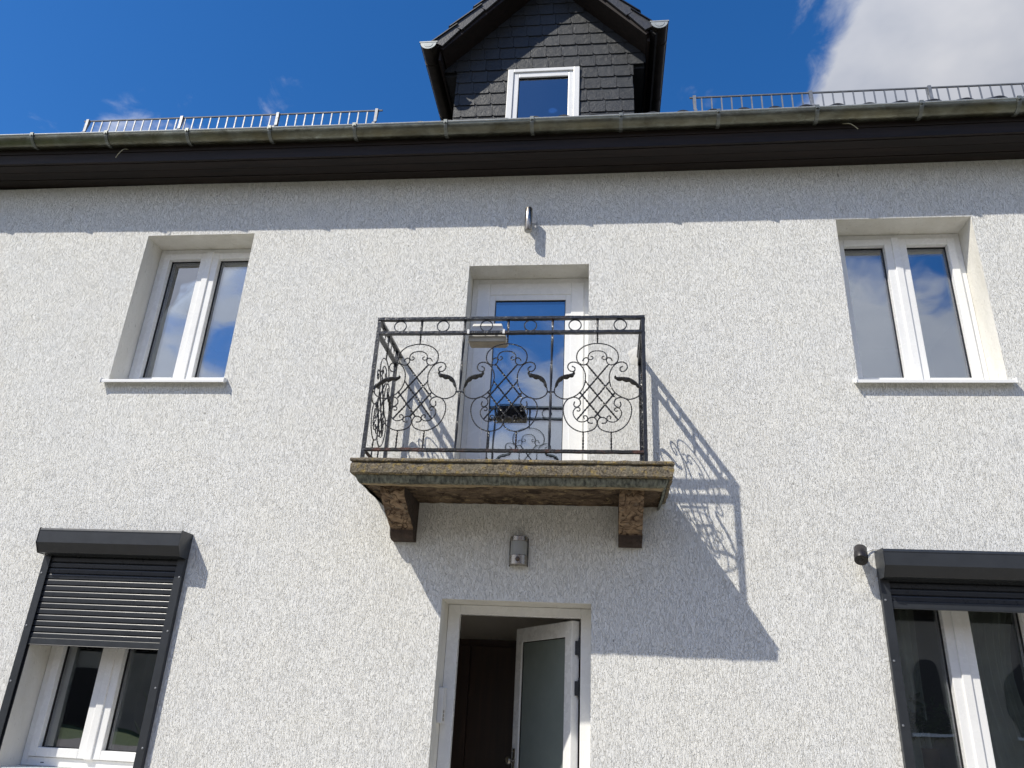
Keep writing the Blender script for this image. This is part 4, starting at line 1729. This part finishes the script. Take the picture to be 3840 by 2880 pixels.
m.add([(-1.012, yb + .001, 2.602), (-.722, yb + .001, 2.602), (-.722, yb + .001, 2.632), (-.768, yb - .018, 2.750), (-.982, yb - .018, 2.750), (-1.012, yb + .001, 2.632)] + [(-1.012, yb + .007, 2.602), (-.722, yb + .007, 2.602), (-.722, yb + .007, 2.632), (-.768, yb - .012, 2.750), (-.982, yb - .012, 2.750), (-1.012, yb + .007, 2.632)], [(0, 1, 2, 5), (5, 2, 3, 4), (6, 11, 8, 7), (11, 10, 9, 8)] + [(i, (i + 1) % 6, 6 + (i + 1) % 6, 6 + i) for i in range(6)])
m.build('added_dark_back', 'black_plastic', bx_)  # made-up dark panel, keeps the box dark in the door reflection
for xx in (-1.005, -.735):
    m = MB()
    m.box(xx - .009, xx + .009, -.695, -.6405, 2.6565, 2.664)
    m.box(xx - .009, xx + .009, -.6955, -.6885, 2.628, 2.6563)
    m.build('hook', 'white_plastic', bx_, bevel=.002)

# ------------------------------------------------------------------ wall lights, camera, intercom
t = thing('wall_light', (-.656, 0, 3.95), 'slim stainless steel cylinder wall light above the balcony door', 'wall light')
m = MB()
m.tube([(-.656, -.100, z) for z in (3.950, 3.953, 4.187, 4.190)], [.031, .033, .033, .031], 28)
m.build('cylinder', 'steel', t, smooth=True)
m = MB()
m.tube([(-.656, -.100, z) for z in (3.9485, 3.9498)], [.0265, .0265], 24)
m.build('lens', 'lamp_frost', t)
m = MB()
m.box(-.680, -.632, -.070, 0.0, 4.035, 4.105)
m.build('mount', 'steel', t, bevel=.003)

t = thing('wall_lamp', (-.622, 0, 1.03), 'half round steel lamp with frosted glass and sensor above the entrance', 'wall lamp')


def dshape(r, d0, n=20):
    return [(-.622 - r, 0.0)] + [(-.622 - r * math.cos(math.pi * i / n), -d0 - r * .9 * math.sin(math.pi * i / n)) for i in range(n + 1)] + [(-.622 + r, 0.0)]


for nm, mt, r, za, zb in (('base', 'steel', .0685, 1.030, 1.100), ('glass', 'lamp_frost', .063, 1.1005, 1.205), ('cap', 'steel', .0670, 1.2055, 1.240)):
    m = MB()
    m.ext_z(dshape(r, .025), za, zb)
    m.build(nm, mt, t, smooth=True, bevel=.002)
for s in (-1, 1):
    m = MB()
    m.box(-.622 + s * .0685 - .002, -.622 + s * .0685 + .003, -.020, 0, 1.022, 1.232)
    m.build('side_bar', 'black_plastic', t)
m = MB()
m.tube([(-.622, -.082, 1.066), (-.622, -.0895, 1.066), (-.622, -.0915, 1.066)], [.0175, .0165, .013], 20)
sen = m.build('sensor', 'black_plastic', t, smooth=True)
m = MB()
m.tube([(-.622, -.0918, 1.066), (-.622, -.0945, 1.066), (-.622, -.0955, 1.066)], [.0125, .010, .003], 16)
m.build('lens', 'sensor_lens', sen, smooth=True)

t = thing('security_camera', (1.86, 0, 1.15), 'small black bullet camera beside the right shutter box', 'camera')
ax = Vector((-.22, -.62, -.75)).normalized()
c0 = Vector((1.826, -.075, 1.203))
m = MB()
m.tube([c0 + ax * q for q in (-.006, .0, .070, .0705, .122, .125)], [.040, .044, .045, .046, .046, .044], 24)
m.build('housing', 'black_plastic', t, smooth=True)
m = MB()
m.tube([c0 + ax * q for q in (.0705, .0735)], [.0468, .0468], 24)
m.build('seam', 'seal', t)
m = MB()
m.tube([c0 + ax * q for q in (.1253, .1262)], [.038, .037], 24)
fp = m.build('front_glass', 'dark_glass', t)
m = MB()
m.tube([c0 + ax * q for q in (.1263, .129, .132)], [.016, .015, .010], 18)
m.build('lens', 'seal', fp, smooth=True)
m = MB()
m.tube(catmull([(1.846, 0, 1.196), (1.846, -.035, 1.196), tuple(c0 + ax * .01)], 5), .011, 12)
m.tube([(1.846, 0.0, 1.196), (1.846, -.008, 1.196)], [.026, .026], 20)
m.build('mount', 'black_plastic', t, smooth=True)
m = MB()
m.tube(catmull([(1.852, -.03, 1.190), (1.90, -.012, 1.205), (1.945, -.010, 1.222), (2.02, -.012, 1.213)], 6), .0035, 6)
m.build('cable', 'white_plastic', t, True)

t = thing('intercom', (-1.17, .18, -.06), 'white doorbell panel with three buttons in the left door reveal', 'doorbell')
m = MB()
m.box(-1.1825, -1.142, .140, .262, -.075, .165)
m.build('panel', 'white_plastic', t, bevel=.006)
for i in range(3):
    m = MB()
    m.box(-1.1418, -1.138, .170, .200, -.060 + .026 * i, -.040 + .026 * i)
    m.build('button', 'brown_plastic', t, bevel=.001)

# ------------------------------------------------------------------ behind the lower windows
def curtain(x0, x1, z0, z1, y, folds, label):
    m = MB()
    n = 90
    k = 14
    vv = []
    for j in range(k + 1):
        v = j / k
        for i in range(n + 1):
            u = i / n
            pinch = 1 - .30 * math.sin(math.pi * min(1, v * 1.3)) if x1 - x0 > .4 else 1
            xx = x0 + (x1 - x0) * u * pinch + .01 * math.sin(v * 5 + u * 9)
            vv.append((xx, y + .025 * math.sin(u * folds * 2 * math.pi + .7 * math.sin(v * 3)) + .010 * math.sin(u * folds * 4.7 + v * 2), z1 - (z1 - z0) * v))
    o2 = len(vv)
    vv += [(a, b + .004, c) for a, b, c in vv]
    kk = n + 1
    ff = []
    for j in range(k):
        for i in range(n):
            a = j * kk + i
            ff.append((a, a + 1, a + kk + 1, a + kk))
            ff.append((o2 + a, o2 + a + kk, o2 + a + kk + 1, o2 + a + 1))
    m.add(vv, ff)
    tag(m.build('curtain', 'curtain', smooth=True), label, 'curtain', 'curtains behind the right lower window')


curtain(2.12, 2.30, -.45, 1.05, .42, 4, 'pale gathered curtain at the left edge of the lower right window')
curtain(2.62, 3.06, -.45, 1.05, .42, 8, 'pale draped curtain in the right half of the lower right window')


def leafy(name, base, n, spread, h, mat, label, lw=.03, ll=.09, seed=1, cat='plant'):
    rnd = random.Random(seed)
    t = thing(name, base, label, cat)
    m = MB()
    b = Vector(base)
    m.tube([(b.x, b.y, b.z), (b.x, b.y, b.z + .004), (b.x, b.y, b.z + .11), (b.x, b.y, b.z + .125)], [.05, .055, .075, .078], 18)
    m.build('pot', 'pot', t, smooth=True)
    m = MB()
    st = MB()
    for i in range(n):
        a = rnd.uniform(0, 2 * math.pi)
        rr = spread * math.sqrt(rnd.random())
        tip = Vector((b.x + rr * math.cos(a), b.y + rr * .45 * math.sin(a), b.z + .12 + h * rnd.uniform(.35, 1)))
        root = Vector((b.x + .02 * math.cos(a), b.y + .02 * math.sin(a), b.z + .11))
        mid = (root + tip) / 2 + Vector((0, 0, h * .15))
        st.tube(catmull([root, mid, tip], 3), .0022, 4)
        for q in range(6):
            c = root.lerp(tip, rnd.uniform(.5, 1.05)) + Vector((rnd.uniform(-.03, .03), rnd.uniform(-.02, .02), rnd.uniform(-.02, .05)))
            d = Vector((rnd.uniform(-1, 1), rnd.uniform(-.8, .5), rnd.uniform(-.5, .6))).normalized()
            sd = d.cross(Vector((rnd.uniform(-.3, .3), 1, rnd.uniform(-.3, .6)))).normalized() * lw / 2 * rnd.uniform(.7, 1.2)
            e = d * ll * rnd.uniform(.7, 1.2)
            m.add([c, c + e * .4 + sd, c + e, c + e * .4 - sd], [(0, 1, 2), (0, 2, 3)])
    st.build('stem', mat, t)
    m.build('foliage', mat, t)


leafy('potted_plant', (2.27, .44, -.20), 26, .24, .34, 'leaf', 'bushy green potted plant behind the lower right window', seed=3)
# tall blade plant in the left window
t = thing('blade_plant', (-3.50, .50, -.50), 'potted plant with long pale leaf blades behind the lower left window', 'plant')
m = MB()
m.tube([(-3.50, .50, -.50), (-3.50, .50, -.496), (-3.50, .50, -.38), (-3.50, .50, -.37)], [.06, .065, .08, .083], 18)
m.build('pot', 'pot', t, smooth=True)
for i, (dx, dz, lean) in enumerate(((-.03, .42, -.10), (.02, .30, .10), (-.10, .20, -.05), (.06, .46, .02), (-.02, .26, .16))):
    m = MB()
    pts = catmull([(-3.50, .49, -.38), (-3.50 + dx, .47, -.38 + dz * .6), (-3.50 + dx + lean, .45, -.38 + dz)], 5)
    n = len(pts)
    vv = []
    for j, p in enumerate(pts):
        wv = .018 * math.sin(math.pi * min(.98, .12 + .88 * j / (n - 1))) + .001
        vv += [p + Vector((wv, .006, 0)), p + Vector((0, 0, 0)), p + Vector((-wv, .006, 0))]
    m.add(vv, [(3 * j + q, 3 * j + q + 1, 3 * j + q + 4, 3 * j + q + 3) for j in range(n - 1) for q in (0, 1)])
    m.build('leaf', 'leaf_pale' if i % 2 == 0 else 'leaf', t, smooth=True)

# ------------------------------------------------------------------ house opposite, seen mirrored in the lower panes
nb_ = thing('opposite_house', (2, -24, -1.6), 'brown house with an arched window mirrored in the lower panes', 'house')
m = MB()
m.box(-9, 24, -32, -22, -1.6, 4.6)
m.add([(-9, -22, 4.6), (-9, -32, 4.6), (-9, -27, 8.4), (24, -22, 4.6), (24, -32, 4.6), (24, -27, 8.4)], [(0, 1, 2), (3, 5, 4)])
m.build('wall', 'neighbour_wall', nb_)
for s in (-1, 1):
    m = MB()
    y0 = -27 + s * 5.6
    m.add([(-9.4, y0, 4.2), (24.4, y0, 4.2), (24.4, -27, 8.55), (-9.4, -27, 8.55), (-9.4, y0, 4.35), (24.4, y0, 4.35), (24.4, -27, 8.7), (-9.4, -27, 8.7)],
          [(0, 1, 2, 3), (4, 7, 6, 5), (0, 4, 5, 1), (1, 5, 6, 2), (2, 6, 7, 3), (3, 7, 4, 0)])
    m.build('roof', 'neighbour_roof', nb_)
for wx in (-7.0, -3.6, .2, 3.6, 7.4, 10.6, 13.6, 17.0, 20.5):
    m = MB()
    arch = [(wx - .55, .2), (wx + .55, .2), (wx + .55, 1.6)] + [(wx + .55 * math.cos(math.pi * i / 10), 1.6 + .75 * math.sin(math.pi * i / 10)) for i in range(1, 10)] + [(wx - .55, 1.6)]
    m.ext_y(arch, -22.02, -21.97)
    wd = m.build('window', 'dark_glass', nb_)
    m = MB()
    m.box(wx - .7, wx + .7, -22.0, -21.88, .08, .19)
    m.build('sill', 'white_plastic', wd)

barn = thing('barn', (-28, -36, -1.6), 'dark timber barn mirrored in the lower left window', 'barn')
m = MB()
m.box(-42, -15, -42, -31, -1.6, 3.2)
m.add([(-42, -31, 3.2), (-42, -42, 3.2), (-42, -36.5, 8.0), (-15, -31, 3.2), (-15, -42, 3.2), (-15, -36.5, 8.0)], [(0, 1, 2), (3, 5, 4)])
m.build('wall', 'neighbour_wall', barn)
for s in (-1, 1):
    m = MB()
    y0 = -36.5 + s * 6.1
    m.add([(-42.4, y0, 2.8), (-14.6, y0, 2.8), (-14.6, -36.5, 8.1), (-42.4, -36.5, 8.1), (-42.4, y0, 2.95), (-14.6, y0, 2.95), (-14.6, -36.5, 8.25), (-42.4, -36.5, 8.25)],
          [(0, 1, 2, 3), (4, 7, 6, 5), (0, 4, 5, 1), (1, 5, 6, 2), (2, 6, 7, 3), (3, 7, 4, 0)])
    m.build('roof', 'neighbour_roof', barn)
for x in (-38, -32, -25, -19):
    m = MB()
    m.box(x - 1.1, x + 1.1, -31.05, -30.96, -1.6, 1.2)
    m.build('barn_door', 'board', barn)
